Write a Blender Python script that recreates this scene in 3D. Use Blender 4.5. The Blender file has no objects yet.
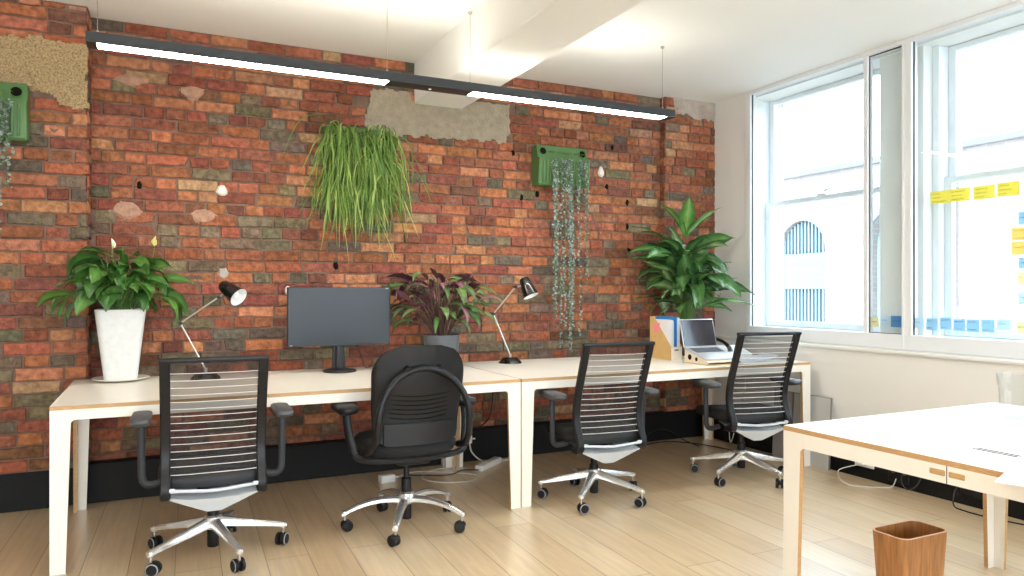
import bpy, bmesh, math, random
from mathutils import Vector, Matrix, noise
R = random.Random(7)
PI = math.pi
scn = bpy.context.scene
COL = scn.collection

# ------------------------------------------------------------------ colours and materials
def lin(c):
    return tuple((v / 255 / 12.92) if v / 255 <= .04045 else (((v / 255) + .055) / 1.055) ** 2.4 for v in c)

def nd(nt, kind, **kw):
    n = nt.nodes.new(kind)
    for k, v in kw.items():
        if k in n.inputs.keys():
            n.inputs[k].default_value = v
        else:
            setattr(n, k, v)
    return n

def mat(name, rgb, rough=.5, metal=0., spec=.5, vary=0., vscale=8., bump=0., bscale=60., coat=0., stretch=None, emit=None, estr=0.):
    m = bpy.data.materials.new(name)
    m.use_nodes = True
    nt = m.node_tree
    b = nt.nodes['Principled BSDF']
    c = lin(rgb)
    b.inputs['Base Color'].default_value = (*c, 1)
    b.inputs['Roughness'].default_value = rough
    b.inputs['Metallic'].default_value = metal
    b.inputs['Specular IOR Level'].default_value = spec
    b.inputs['Coat Weight'].default_value = coat
    tc = nd(nt, 'ShaderNodeTexCoord')
    src = tc.outputs['Object']
    if stretch:
        mp = nd(nt, 'ShaderNodeMapping')
        mp.inputs['Scale'].default_value = stretch
        nt.links.new(src, mp.inputs['Vector'])
        src = mp.outputs['Vector']
    if vary:
        n = nd(nt, 'ShaderNodeTexNoise', Scale=vscale, Detail=5.)
        nt.links.new(src, n.inputs['Vector'])
        r = nd(nt, 'ShaderNodeValToRGB')
        r.color_ramp.elements[0].position = .3
        r.color_ramp.elements[1].position = .7
        r.color_ramp.elements[0].color = (*[max(0, x * (1 - vary)) for x in c], 1)
        r.color_ramp.elements[1].color = (*[min(1, x * (1 + vary)) for x in c], 1)
        nt.links.new(n.outputs['Fac'], r.inputs['Fac'])
        nt.links.new(r.outputs['Color'], b.inputs['Base Color'])
    if bump:
        n = nd(nt, 'ShaderNodeTexNoise', Scale=bscale, Detail=4.)
        nt.links.new(src, n.inputs['Vector'])
        bp = nd(nt, 'ShaderNodeBump', Strength=bump, Distance=.01)
        nt.links.new(n.outputs['Fac'], bp.inputs['Height'])
        nt.links.new(bp.outputs['Normal'], b.inputs['Normal'])
    if emit:
        b.inputs['Emission Color'].default_value = (*lin(emit), 1)
        b.inputs['Emission Strength'].default_value = estr
    return m

def tint_mat(name, rough, spec=.5, vary=.25, vscale=30., bump=.0, bscale=60., back=None, trans=0.):
    """colour comes from the mesh's own 'tint' attribute (each brick's or leaf's own colour)"""
    m = bpy.data.materials.new(name)
    m.use_nodes = True
    nt = m.node_tree
    b = nt.nodes['Principled BSDF']
    b.inputs['Roughness'].default_value = rough
    b.inputs['Specular IOR Level'].default_value = spec
    a = nd(nt, 'ShaderNodeAttribute', attribute_name='tint')
    tc = nd(nt, 'ShaderNodeTexCoord')
    n = nd(nt, 'ShaderNodeTexNoise', Scale=vscale, Detail=6.)
    nt.links.new(tc.outputs['Object'], n.inputs['Vector'])
    mr = nd(nt, 'ShaderNodeMapRange')
    mr.inputs['From Min'].default_value = .3
    mr.inputs['From Max'].default_value = .7
    mr.inputs['To Min'].default_value = 1 - vary
    mr.inputs['To Max'].default_value = 1 + vary
    nt.links.new(n.outputs['Fac'], mr.inputs['Value'])
    mx = nd(nt, 'ShaderNodeVectorMath', operation='SCALE')
    nt.links.new(a.outputs['Color'], mx.inputs[0])
    nt.links.new(mr.outputs['Result'], mx.inputs['Scale'])
    col = mx.outputs['Vector']
    if back:
        g = nd(nt, 'ShaderNodeNewGeometry')
        mm = nd(nt, 'ShaderNodeMix', data_type='RGBA')
        nt.links.new(g.outputs['Backfacing'], mm.inputs[0])
        nt.links.new(col, mm.inputs[7])
        mm.inputs[6].default_value = (*lin(back), 1)
        col = mm.outputs[2]
    nt.links.new(col, b.inputs['Base Color'])
    if bump:
        n2 = nd(nt, 'ShaderNodeTexNoise', Scale=bscale, Detail=6.)
        nt.links.new(tc.outputs['Object'], n2.inputs['Vector'])
        bp = nd(nt, 'ShaderNodeBump', Strength=bump, Distance=.01)
        nt.links.new(n2.outputs['Fac'], bp.inputs['Height'])
        nt.links.new(bp.outputs['Normal'], b.inputs['Normal'])
    if trans:
        t = nd(nt, 'ShaderNodeBsdfTranslucent')
        nt.links.new(col, t.inputs['Color'])
        ms = nd(nt, 'ShaderNodeMixShader', Fac=trans)
        nt.links.new(b.outputs[0], ms.inputs[1])
        nt.links.new(t.outputs[0], ms.inputs[2])
        nt.links.new(ms.outputs[0], nt.nodes['Material Output'].inputs['Surface'])
    return m

def clear_mat(name, tint, alpha, rgb=None, rough=.5, fresnel=True):
    """clear pane (tint, reflection by Fresnel) or an open weave (alpha = how much of it is yarn)"""
    m = bpy.data.materials.new(name)
    m.use_nodes = True
    nt = m.node_tree
    out = nt.nodes['Material Output']
    t = nd(nt, 'ShaderNodeBsdfTransparent')
    t.inputs['Color'].default_value = (*tint, 1)
    ms = nd(nt, 'ShaderNodeMixShader')
    if fresnel:
        nt.nodes.remove(nt.nodes['Principled BSDF'])
        g = nd(nt, 'ShaderNodeBsdfGlossy', Roughness=.02)
        fr = nd(nt, 'ShaderNodeLayerWeight', Blend=.5)
        pw = nd(nt, 'ShaderNodeMath', operation='POWER')
        pw.inputs[1].default_value = 4.
        nt.links.new(fr.outputs['Facing'], pw.inputs[0])
        ml = nd(nt, 'ShaderNodeMath', operation='MULTIPLY_ADD')
        ml.inputs[1].default_value = alpha
        ml.inputs[2].default_value = .02
        nt.links.new(pw.outputs[0], ml.inputs[0])
        nt.links.new(ml.outputs[0], ms.inputs['Fac'])
        nt.links.new(g.outputs[0], ms.inputs[2])
    else:
        b = nt.nodes['Principled BSDF']
        b.inputs['Base Color'].default_value = (*lin(rgb), 1)
        b.inputs['Roughness'].default_value = rough
        ms.inputs['Fac'].default_value = alpha
        nt.links.new(b.outputs[0], ms.inputs[2])
    nt.links.new(t.outputs[0], ms.inputs[1])
    nt.links.new(ms.outputs[0], out.inputs['Surface'])
    return m

def note_mat(name, rgb):
    """thin coloured paper that lets light through"""
    m = mat(name, rgb, .75)
    nt = m.node_tree
    t = nd(nt, 'ShaderNodeBsdfTranslucent')
    t.inputs['Color'].default_value = (*lin(rgb), 1)
    ms = nd(nt, 'ShaderNodeMixShader', Fac=.5)
    nt.links.new(nt.nodes['Principled BSDF'].outputs[0], ms.inputs[1])
    nt.links.new(t.outputs[0], ms.inputs[2])
    nt.links.new(ms.outputs[0], nt.nodes['Material Output'].inputs['Surface'])
    return m

M = dict(
    white_wall=mat('white wall paint', (232, 230, 225), .6, vary=.02, vscale=2),
    ceiling=mat('ceiling paint', (238, 238, 234), .7, vary=.015, vscale=1.5),
    frame=mat('window frame paint', (232, 234, 236), .35),
    gasket=mat('dark window gasket', (60, 66, 72), .5),
    mortar=mat('lime mortar', (116, 92, 78), .9, vary=.25, vscale=14, bump=.6, bscale=90),
    render=mat('old cement render', (158, 146, 126), .9, vary=.13, vscale=22, bump=.9, bscale=70),
    pebble=mat('rough pebble render', (168, 144, 106), .95, vary=.45, vscale=110, bump=1., bscale=120),
    grey_render=mat('grey plaster', (172, 160, 150), .9, vary=.15, vscale=12, bump=.4, bscale=40),
    smudge=mat('thin render smear', (170, 132, 110), .9, vary=.2, vscale=30, bump=.6, bscale=60),
    chip=mat('white plaster chip', (225, 215, 205), .9),
    hole=mat('dark hole', (24, 20, 18), .95, spec=.1),
    black_trunk=mat('black trunking', (20, 19, 19), .6, spec=.25, vary=.1),
    laminate=mat('white laminate', (236, 231, 220), .32, vary=.012, vscale=3),
    ply=mat('plywood edge', (190, 150, 103), .55, vary=.18, vscale=40, stretch=(1, 1, 12)),
    black=mat('black plastic', (20, 20, 22), .46, spec=.35, bump=.05, bscale=300),
    dark_grey=mat('dark grey plastic', (42, 43, 46), .5, spec=.35),
    satin_black=mat('satin black frame', (22, 22, 25), .42, spec=.35),
    charcoal=mat('black fabric', (18, 18, 20), .85, vary=.15, vscale=90, bump=.25, bscale=400),
    grey_pl=mat('grey plastic', (72, 74, 78), .5),
    rim=mat('light grey wheel rim', (150, 152, 155), .45),
    alu=mat('polished aluminium', (226, 226, 226), .27, metal=.85),
    silver=mat('silver painted metal', (200, 206, 212), .45, metal=0.),
    wire=mat('pale wire', (226, 222, 218), .35, metal=.2),
    chrome=mat('chrome', (176, 171, 163), .32, metal=1.),
    gloss_black=mat('glossy black enamel', (22, 21, 22), .18, coat=.5),
    white_enamel=mat('white enamel', (240, 240, 238), .35),
    screen=mat('switched off screen', (40, 46, 53), .35, spec=.4),
    screen_edge=mat('monitor bezel', (48, 56, 64), .45),
    mon_black=mat('monitor black', (30, 31, 34), .4),
    mark=mat('pale mark', (170, 178, 186), .5),
    stone_pot=mat('white stone pot', (222, 222, 220), .7, vary=.05, vscale=30, bump=.15, bscale=60),
    ceramic=mat('cream ceramic', (238, 234, 222), .3),
    grey_pot=mat('grey pot', (92, 96, 100), .5),
    brown_pot=mat('dark brown pot', (70, 60, 55), .45),
    soil=mat('soil', (50, 38, 28), .95, vary=.4, vscale=60, bump=.8),
    green=mat('green plastic', (80, 116, 66), .42, vary=.05),
    green_dark=mat('green plastic rim', (72, 118, 56), .4),
    stem_green=mat('leaf stalk', (88, 122, 56), .5),
    stem_brown=mat('brown stalk', (92, 66, 54), .6, vary=.2),
    spathe=mat('white flower', (240, 240, 228), .5),
    spathe_g=mat('greenish flower', (214, 218, 130), .5),
    kraft=mat('kraft board', (208, 172, 112), .7, vary=.05, vscale=20),
    kraft_in=mat('pale kraft board', (226, 212, 190), .7),
    pink=mat('pink paper', (240, 140, 150), .7),
    blue=mat('blue card', (30, 140, 215), .5),
    paper=mat('white paper', (230, 230, 232), .7),
    lap=mat('laptop aluminium', (208, 206, 208), .35, metal=.5),
    lap_screen=mat('laptop screen', (38, 32, 40), .12, spec=.6),
    key=mat('laptop keys', (70, 72, 80), .5),
    wood=mat('bin oak veneer', (166, 114, 66), .42, vary=.3, vscale=9, stretch=(9, 9, .7)),
    wood_edge=mat('pale veneer edge', (226, 190, 158), .5),
    white_pl=mat('white plastic', (232, 232, 228), .4),
    cable_w=mat('white cable', (215, 212, 205), .5),
    cable_b=mat('black cable', (32, 32, 34), .5),
    panel=mat('grey board', (186, 186, 184), .6),
    panel_edge=mat('board edge', (120, 118, 116), .6),
    panel_dark=mat('grey board face', (158, 154, 152), .6),
    note_y=note_mat('yellow note', (240, 232, 124)),
    note_o=note_mat('orange note', (250, 222, 150)),
    note_b=note_mat('blue note', (176, 214, 234)),
    note_db=note_mat('deep blue note', (104, 166, 214)),
    note_p=note_mat('pale note', (206, 228, 240)),
    note_py=note_mat('pale yellow note', (236, 232, 196)),
    ink=mat('pen ink', (60, 66, 80), .7),
    glass=clear_mat('window glass', (.95, .985, 1.0), .5),
    tumbler=clear_mat('tumbler glass', (.955, .965, .965), .8),
    weave=clear_mat('open weave mesh', (1, 1, 1), .56, (44, 38, 38), .7, fresnel=False),
    lamp=mat('lamp diffuser', (255, 255, 255), .5, emit=(255, 247, 235), estr=30.),
    uplight=mat('upper lamp diffuser', (255, 255, 255), .5, emit=(255, 248, 236), estr=15.),
    housing=mat('dark anodised housing', (40, 42, 45), .45),
    reveal=mat('pale brick reveal', (196, 180, 172), .9, vary=.12, vscale=9, stretch=(1, 1, 3)),
    reflection_band=mat('painted reflection band', (104, 122, 126), .4),  # stands for a reflection in the far window, put in as colour
    slot=mat('grey brush strip', (84, 86, 94), .8, spec=.1),
    teal=mat('teal window bars', (112, 127, 133), .5),
    teal_pale=mat('pale window glazing', (150, 176, 180), .4),
    facade_trim=mat('pale facade trim', (104, 100, 98), .8),
    asphalt=mat('street surface', (180, 180, 178), .9, vary=.1),
    brick=tint_mat('old brick', .9, .2, .36, 30., 1., 60.),
    lily=tint_mat('glossy lily leaf', .3, .5, .2, 14., .12, 20., trans=.12),
    big=tint_mat('broad glossy leaf', .26, .5, .22, 16., .15, 25., trans=.12),
    prayer=tint_mat('two sided leaf', .38, .5, .2, 20., back=(96, 52, 66), trans=.06),
    grass=tint_mat('thin blade', .5, .3, .2, 10., trans=.3),
    silverleaf=tint_mat('silvery disc leaf', .4, .5, .15, 20., trans=.1),
)

# window glazing sees light through; floor is built from oak boards
def floor_mat():
    m = bpy.data.materials.new('oak boards')
    m.use_nodes = True
    nt = m.node_tree
    b = nt.nodes['Principled BSDF']
    tc = nd(nt, 'ShaderNodeTexCoord')
    mp = nd(nt, 'ShaderNodeMapping')
    mp.inputs['Rotation'].default_value = (0, 0, math.radians(90 + 2))
    mp.inputs['Location'].default_value = (.4, .055, 0)
    nt.links.new(tc.outputs['Object'], mp.inputs['Vector'])
    br = nd(nt, 'ShaderNodeTexBrick', offset=.37, offset_frequency=2)
    br.inputs['Scale'].default_value = 1.
    br.inputs['Brick Width'].default_value = 2.3
    br.inputs['Row Height'].default_value = .192
    br.inputs['Mortar Size'].default_value = .0022
    br.inputs['Mortar Smooth'].default_value = .3
    br.inputs['Color1'].default_value = (*lin((204, 177, 140)), 1)
    br.inputs['Color2'].default_value = (*lin((217, 195, 161)), 1)
    br.inputs['Mortar'].default_value = (*lin((136, 108, 80)), 1)
    nt.links.new(mp.outputs['Vector'], br.inputs['Vector'])
    m2 = nd(nt, 'ShaderNodeMapping')
    m2.inputs['Scale'].default_value = (1.1, 16, 1)
    nt.links.new(mp.outputs['Vector'], m2.inputs['Vector'])
    n = nd(nt, 'ShaderNodeTexNoise', Scale=2.2, Detail=7., Distortion=.6)
    nt.links.new(m2.outputs['Vector'], n.inputs['Vector'])
    mr = nd(nt, 'ShaderNodeMapRange')
    mr.inputs['From Min'].default_value = .3
    mr.inputs['From Max'].default_value = .7
    mr.inputs['To Min'].default_value = .86
    mr.inputs['To Max'].default_value = 1.1
    nt.links.new(n.outputs['Fac'], mr.inputs['Value'])
    mx = nd(nt, 'ShaderNodeVectorMath', operation='SCALE')
    nt.links.new(br.outputs['Color'], mx.inputs[0])
    nt.links.new(mr.outputs['Result'], mx.inputs['Scale'])
    nt.links.new(mx.outputs['Vector'], b.inputs['Base Color'])
    b.inputs['Roughness'].default_value = .36
    b.inputs['Coat Weight'].default_value = .9
    b.inputs['Coat Roughness'].default_value = .3
    bp = nd(nt, 'ShaderNodeBump', Strength=.25, Distance=.004)
    bp.invert = True
    nt.links.new(br.outputs['Fac'], bp.inputs['Height'])
    nt.links.new(bp.outputs['Normal'], b.inputs['Normal'])
    return m
M['floor'] = floor_mat()

def facade_mat():
    m = bpy.data.materials.new('pale street brick')
    m.use_nodes = True
    nt = m.node_tree
    b = nt.nodes['Principled BSDF']
    tc = nd(nt, 'ShaderNodeTexCoord')
    mp = nd(nt, 'ShaderNodeMapping')
    mp.inputs['Rotation'].default_value = (math.radians(90), 0, math.radians(90))
    sx = nd(nt, 'ShaderNodeSeparateXYZ')
    cx = nd(nt, 'ShaderNodeCombineXYZ')
    nt.links.new(tc.outputs['Object'], sx.inputs[0])
    nt.links.new(sx.outputs['Y'], cx.inputs['X'])
    nt.links.new(sx.outputs['Z'], cx.inputs['Y'])
    br = nd(nt, 'ShaderNodeTexBrick')
    br.inputs['Scale'].default_value = 1.
    br.inputs['Brick Width'].default_value = .23
    br.inputs['Row Height'].default_value = .075
    br.inputs['Mortar Size'].default_value = .006
    br.inputs['Color1'].default_value = (*lin((119, 106, 101)), 1)
    br.inputs['Color2'].default_value = (*lin((128, 117, 111)), 1)
    br.inputs['Mortar'].default_value = (*lin((136, 130, 126)), 1)
    nt.links.new(cx.outputs[0], br.inputs['Vector'])
    nt.links.new(br.outputs['Color'], b.inputs['Base Color'])
    b.inputs['Roughness'].default_value = .9
    return m
M['facade'] = facade_mat()

# ------------------------------------------------------------------ mesh builder
class MB:
    def __init__(self):
        self.bm = bmesh.new()
        self.mats = []
        self.tl = None
        self.mi = 0
    def m(self, key):
        if key not in self.mats:
            self.mats.append(key)
        self.mi = self.mats.index(key)
        return self
    def tint(self):
        if self.tl is None:
            self.tl = self.bm.loops.layers.float_color.new('tint')
        return self.tl
    def face(self, vs, tint=None):
        try:
            f = self.bm.faces.new(vs)
        except ValueError:
            return None
        f.material_index = self.mi
        if tint is not None:
            t = self.tint()
            for i, l in enumerate(f.loops):
                c = tint[i] if isinstance(tint, list) else tint
                l[t] = (*c, 1)
        return f
    def v(self, p):
        return self.bm.verts.new(p)
    def box(self, a, b, bev=0., seg=2, mtx=None, side=None):
        """axis box between corners a and b; side = material for the four upright faces"""
        a, b = Vector(a), Vector(b)
        lo = Vector(map(min, a, b)); hi = Vector(map(max, a, b))
        t = bmesh.new()
        vs = [t.verts.new((x, y, z)) for z in (lo.z, hi.z) for y in (lo.y, hi.y) for x in (lo.x, hi.x)]
        for f in ((0, 2, 3, 1), (4, 5, 7, 6), (0, 1, 5, 4), (1, 3, 7, 5), (3, 2, 6, 7), (2, 0, 4, 6)):
            t.faces.new([vs[i] for i in f])
        if bev:
            bmesh.ops.bevel(t, geom=list(t.edges), offset=bev, segments=seg, affect='EDGES', profile=.5)
        if mtx:
            t.transform(mtx)
        self.merge(t, side)
        return self
    def merge(self, t, side=None):
        mi0 = self.mi
        si = None
        if side:
            self.m(side); si = self.mi
            self.mi = mi0
        t.normal_update()
        mp = {}
        for f in t.faces:
            vs = []
            for v in f.verts:
                if v not in mp:
                    mp[v] = self.bm.verts.new(v.co)
                vs.append(mp[v])
            nf = self.bm.faces.new(vs)
            nf.material_index = si if (si is not None and abs(f.normal.z) < .5) else mi0
        t.free()
    def prism(self, poly, axis, lo, hi, edge=None, plain=()):
        """poly in the two other axes (x,y,z order), pushed along axis; edge = material of the rim faces"""
        def pt(p, w):
            return {'x': (w, p[0], p[1]), 'y': (p[0], w, p[1]), 'z': (p[0], p[1], w)}[axis]
        A = [self.v(pt(p, lo)) for p in poly]; B = [self.v(pt(p, hi)) for p in poly]
        self.face(A); self.face(B[::-1])
        mi0 = self.mi
        n = len(poly)
        for i in range(n):
            if edge and i not in plain: self.m(edge)
            else: self.mi = mi0
            self.face([A[i], A[(i + 1) % n], B[(i + 1) % n], B[i]])
        self.mi = mi0
        return self
    def lathe(self, prof, seg=32, mtx=None, closed=False):
        """prof: list of (r, z)"""
        mtx = mtx or Matrix()
        rings = []
        for r, z in prof:
            if r < 1e-5:
                rings.append([self.v(mtx @ Vector((0, 0, z)))])
            else:
                rings.append([self.v(mtx @ Vector((r * math.cos(2 * PI * i / seg), r * math.sin(2 * PI * i / seg), z))) for i in range(seg)])
        for a, b in zip(rings, rings[1:]):
            for i in range(seg):
                j = (i + 1) % seg
                if len(a) == 1 and len(b) == 1: continue
                if len(a) == 1: self.face([a[0], b[j], b[i]])
                elif len(b) == 1: self.face([a[i], a[j], b[0]])
                else: self.face([a[i], a[j], b[j], b[i]])
        return self
    def loft(self, rings, cap=True):
        L = [[self.v(p) for p in r] for r in rings]
        for a, b in zip(L, L[1:]):
            n = len(a)
            for i in range(n):
                self.face([a[i], a[(i + 1) % n], b[(i + 1) % n], b[i]])
        if cap:
            self.face(L[0][::-1]); self.face(L[-1])
        return self
    def tube(self, pts, r, seg=8, smooth=0, cap=True, flat=1.):
        pts = [Vector(p) for p in pts]
        if smooth:
            pts = catmull(pts, smooth)
        n = len(pts)
        rr = r if isinstance(r, (list, tuple)) else [r, r]
        rings = []
        up = Vector((0, 0, 1))
        prev = None
        for i, p in enumerate(pts):
            d = (pts[min(i + 1, n - 1)] - pts[max(i - 1, 0)]).normalized()
            if prev is None:
                s = d.cross(up)
                if s.length < .1: s = d.cross(Vector((1, 0, 0)))
            else:
                s = prev - d * prev.dot(d)
            s.normalize(); prev = s
            u = s.cross(d)
            t = i / max(1, n - 1) * (len(rr) - 1)
            k = min(int(t), len(rr) - 2)
            q = rr[k] + (rr[k + 1] - rr[k]) * (t - k)
            rings.append([p + s * q * math.cos(2 * PI * j / seg) + u * q * flat * math.sin(2 * PI * j / seg) for j in range(seg)])
        return self.loft(rings, cap)
    def build(self, name, parent=None, smooth=35):
        me = bpy.data.meshes.new(name)
        if self.tl is None: bmesh.ops.recalc_face_normals(self.bm, faces=self.bm.faces)
        self.bm.to_mesh(me)
        self.bm.free()
        for k in self.mats or ['white_wall']:
            me.materials.append(M[k])
        if smooth:
            me.shade_smooth()
            me.set_sharp_from_angle(angle=math.radians(smooth))
        o = bpy.data.objects.new(name, me)
        COL.objects.link(o)
        if parent:
            o.parent = parent
        return o

def catmull(pts, k):
    P = [pts[0]] + list(pts) + [pts[-1]]
    out = []
    for i in range(1, len(P) - 2):
        a, b, c, d = P[i - 1], P[i], P[i + 1], P[i + 2]
        for j in range(k):
            t = j / k
            out.append(.5 * ((2 * b) + (c - a) * t + (2 * a - 5 * b + 4 * c - d) * t * t + (3 * b - a - 3 * c + d) * t ** 3))
    out.append(pts[-1])
    return out

def tag(o, label, cat, group=None, kind=None):
    o['label'] = label; o['category'] = cat
    if group: o['group'] = group
    if kind: o['kind'] = kind
    return o

def thing(name, label, cat, loc=(0, 0, 0), rz=0., group=None):
    o = bpy.data.objects.new(name, None)
    o.empty_display_size = .1
    COL.objects.link(o)
    o.location = loc
    o.rotation_euler = (0, 0, rz)
    return tag(o, label, cat, group)

def struct(o):
    o['kind'] = 'structure'
    return o

def copy_tree(o, parent=None):
    c = o.copy()
    COL.objects.link(c)
    if parent: c.parent = parent
    for ch in list(o.children):
        copy_tree(ch, c)
    return c

def rrect(w, d, r, n=5):
    """rounded rectangle outline, counter-clockwise, centred"""
    out = []
    for cx, cy, a0 in ((w / 2 - r, d / 2 - r, 0), (-w / 2 + r, d / 2 - r, 90), (-w / 2 + r, -d / 2 + r, 180), (w / 2 - r, -d / 2 + r, 270)):
        for i in range(n + 1):
            a = math.radians(a0 + 90 * i / n)
            out.append((cx + r * math.cos(a), cy + r * math.sin(a)))
    return out

def T(x, y, z): return Matrix.Translation((x, y, z))
def RX(a): return Matrix.Rotation(a, 4, 'X')
def RY(a): return Matrix.Rotation(a, 4, 'Y')
def RZ(a): return Matrix.Rotation(a, 4, 'Z')

# ------------------------------------------------------------------ room shell
CEIL = 2.885
WY = 5.03       # face of the brick wall
PY = 4.85       # face of the left brick pier
RP = 4.97       # face of the right brick pier
WX = 4.38       # upper window wall
LX = 4.28       # lower window wall
X0, Y0 = -3.4, -3.6

b = MB().m('floor')
b.box((X0, Y0, -.1), (4.6, 5.3, 0))
struct(b.build('floor'))
b = MB().m('ceiling')
b.box((X0 - .2, Y0 - .2, CEIL), (4.9, 5.3, CEIL + .2))
struct(b.build('ceiling'))
b = MB().m('ceiling')
b.box((1.66, Y0, 2.592), (2.03, WY, CEIL + .01), .004, 1)
struct(b.build('ceiling_beam'))

# bricks ------------------------------------------------------------
PAL = [((184, 104, 74), 8), ((174, 94, 68), 8), ((164, 86, 66), 8), ((194, 118, 86), 3), ((150, 80, 64), 6),
       ((134, 76, 62), 3), ((182, 130, 100), 1.2), ((124, 104, 88), 3), ((112, 96, 84), 2.4), ((136, 112, 96), 2), ((108, 88, 78), 1.5)]
def brick_tint(x, z):
    n = noise.noise((x * .9, z * 1.1, 3.1))
    w = []
    for c, k in PAL:
        grey = c[0] - c[2] < 45
        kk = k * (1.0 + (2.0 * max(0, n) - .6 * max(0, -n)) * (1 if grey else 0))
        if grey: kk *= 1.7 if z < 1.65 else .55
        if x > 2.2 and not grey and c[0] < 160: kk *= .6
        w.append(kk)
    c = R.choices([p[0] for p in PAL], w)[0]
    j = R.uniform(.9, 1.1)
    g = .3 * c[0] + .55 * c[1] + .15 * c[2]
    return lin(tuple(min(255, max(0, (v * .79 + g * .21) * .94 * j * k + R.uniform(-5, 5))) for v, k in zip(c, (1, 1.015, .93))))

def lay(mb, u0, u1, z0, z1, fn, skip=None, course=.0725, seed=1, ux=None):
    """one face of brickwork; fn(u, z, out) -> point; skip(u, z) true where no brick lies"""
    mb.m('brick')
    mb.tint()
    z = z0
    k = 0
    while z < z1 - .02:
        h = min(course * R.uniform(.97, 1.03), z1 - z)
        u = u0 - R.uniform(0, .2)
        mode = (k + seed) % 2
        while u < u1:
            if mode: L = .225 if R.random() < .8 else .112
            else: L = .112 if R.random() < .72 else .225
            L *= R.uniform(.94, 1.06)
            a, c = max(u, u0), min(u + L, u1)
            u += L + .009
            if c - a < .025: continue
            mu, mz = (a + c) / 2, z + h / 2
            if skip and skip(mu, mz): continue
            g = .0042
            n = 4 if c - a > .15 else 3
            out = R.uniform(.004, .012)
            if R.random() < .05: out = .001
            j = lambda s=.0034: R.uniform(-s, s)
            bot = [(a + (c - a) * i / (n - 1) + (j() if 0 < i < n - 1 else 0), z + g + j()) for i in range(n)]
            top = [(a + (c - a) * (n - 1 - i) / (n - 1), z + h - g + j()) for i in range(n)]
            ring = bot + top
            cu, cz = mu, mz
            iu = 1 - .011 / (c - a)
            iz = 1 - .011 / h
            if R.random() < .12:   # worn corner
                q = R.choice((0, n - 1, n, 2 * n - 1))
                ring[q] = (ring[q][0] + (cu - ring[q][0]) * .16, ring[q][1] + (cz - ring[q][1]) * .35)
            B = [mb.v(fn(p[0], p[1], -.006)) for p in ring]
            Mid = [mb.v(fn(p[0], p[1], out - .004)) for p in ring]
            Fr = [mb.v(fn(cu + (p[0] - cu) * iu, cz + (p[1] - cz) * iz, out + j(.0012))) for p in ring]
            cen = mb.v(fn(cu, cz, out + j(.002)))
            t = brick_tint(ux if ux is not None else mu, mz)
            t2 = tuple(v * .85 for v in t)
            m = len(ring)
            for i in range(m):
                q = (i + 1) % m
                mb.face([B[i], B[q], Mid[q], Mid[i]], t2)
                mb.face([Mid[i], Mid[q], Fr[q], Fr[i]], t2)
                mb.face([Fr[i], Fr[q], cen], t)
        z += h
        k += 1

def patch(mb, key, poly, fn, out=.014, step=.013, rag=.022, seed=0.):
    """ragged slab of render: a grid of cells inside the outline, edge points pulled about"""
    mb.m(key)
    us = [p[0] for p in poly]; zs = [p[1] for p in poly]
    def inside(u, z):
        u += rag * noise.noise((u * 14, z * 14, seed)) ; z += rag * noise.noise((u * 14, z * 14, seed + 9))
        r = False
        n = len(poly)
        for i in range(n):
            (x1, y1), (x2, y2) = poly[i], poly[i - 1]
            if (y1 > z) != (y2 > z) and u < (x2 - x1) * (z - y1) / (y2 - y1) + x1: r = not r
        return r
    g = {}
    def vert(i, j, edge):
        k = (i, j)
        if k not in g:
            u, z = min(us) + i * step, min(zs) + j * step
            du = rag * .5 * noise.noise((u * 30, z * 30, seed + 3)); dz = rag * .5 * noise.noise((u * 30, z * 30, seed + 5))
            g[k] = mb.v(fn(u + du, z + dz, out + .006 * noise.noise((u * 18, z * 18, seed))))
        return g[k]
    ni = int((max(us) - min(us)) / step) + 1; nj = int((max(zs) - min(zs)) / step) + 1
    ins = {(i, j) for i in range(ni) for j in range(nj) if inside(min(us) + (i + .5) * step, min(zs) + (j + .5) * step)}
    for i, j in ins:
        mb.face([vert(i, j, 0), vert(i + 1, j, 0), vert(i + 1, j + 1, 0), vert(i, j + 1, 0)], (1, 1, 1))
    # rim down to the wall
    for i, j in ins:
        for (di, dj, a, c) in ((-1, 0, (0, 1), (0, 0)), (1, 0, (1, 0), (1, 1)), (0, -1, (0, 0), (1, 0)), (0, 1, (1, 1), (0, 1))):
            if (i + di, j + dj) not in ins:
                p, q = g[(i + a[0], j + a[1])], g[(i + c[0], j + c[1])]
                n = fn(0, 0, 1); o0 = fn(0, 0, 0)
                dv = Vector(n) - Vector(o0)
                mb.face([p, mb.v(p.co - dv * (out + .012)), mb.v(q.co - dv * (out + .012)), q], (1, 1, 1))

def blob(mb, key, u, z, fn, w, h, out=.02, seed=0):
    mb.m(key)
    n = 11
    ring = []
    for i in range(n):
        a = 2 * PI * i / n
        k = 1 + .35 * noise.noise((math.cos(a) * 2 + seed, math.sin(a) * 2, seed))
        ring.append((u + w * k * math.cos(a), z + h * k * math.sin(a)))
    O = [mb.v(fn(p[0], p[1], out - .012)) for p in ring]
    I = [mb.v(fn(u + (p[0] - u) * .7, z + (p[1] - z) * .7, out)) for p in ring]
    for i in range(n):
        q = (i + 1) % n
        mb.face([O[i], O[q], I[q], I[i]], (1, 1, 1))
    mb.face(I, (1, 1, 1))

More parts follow.
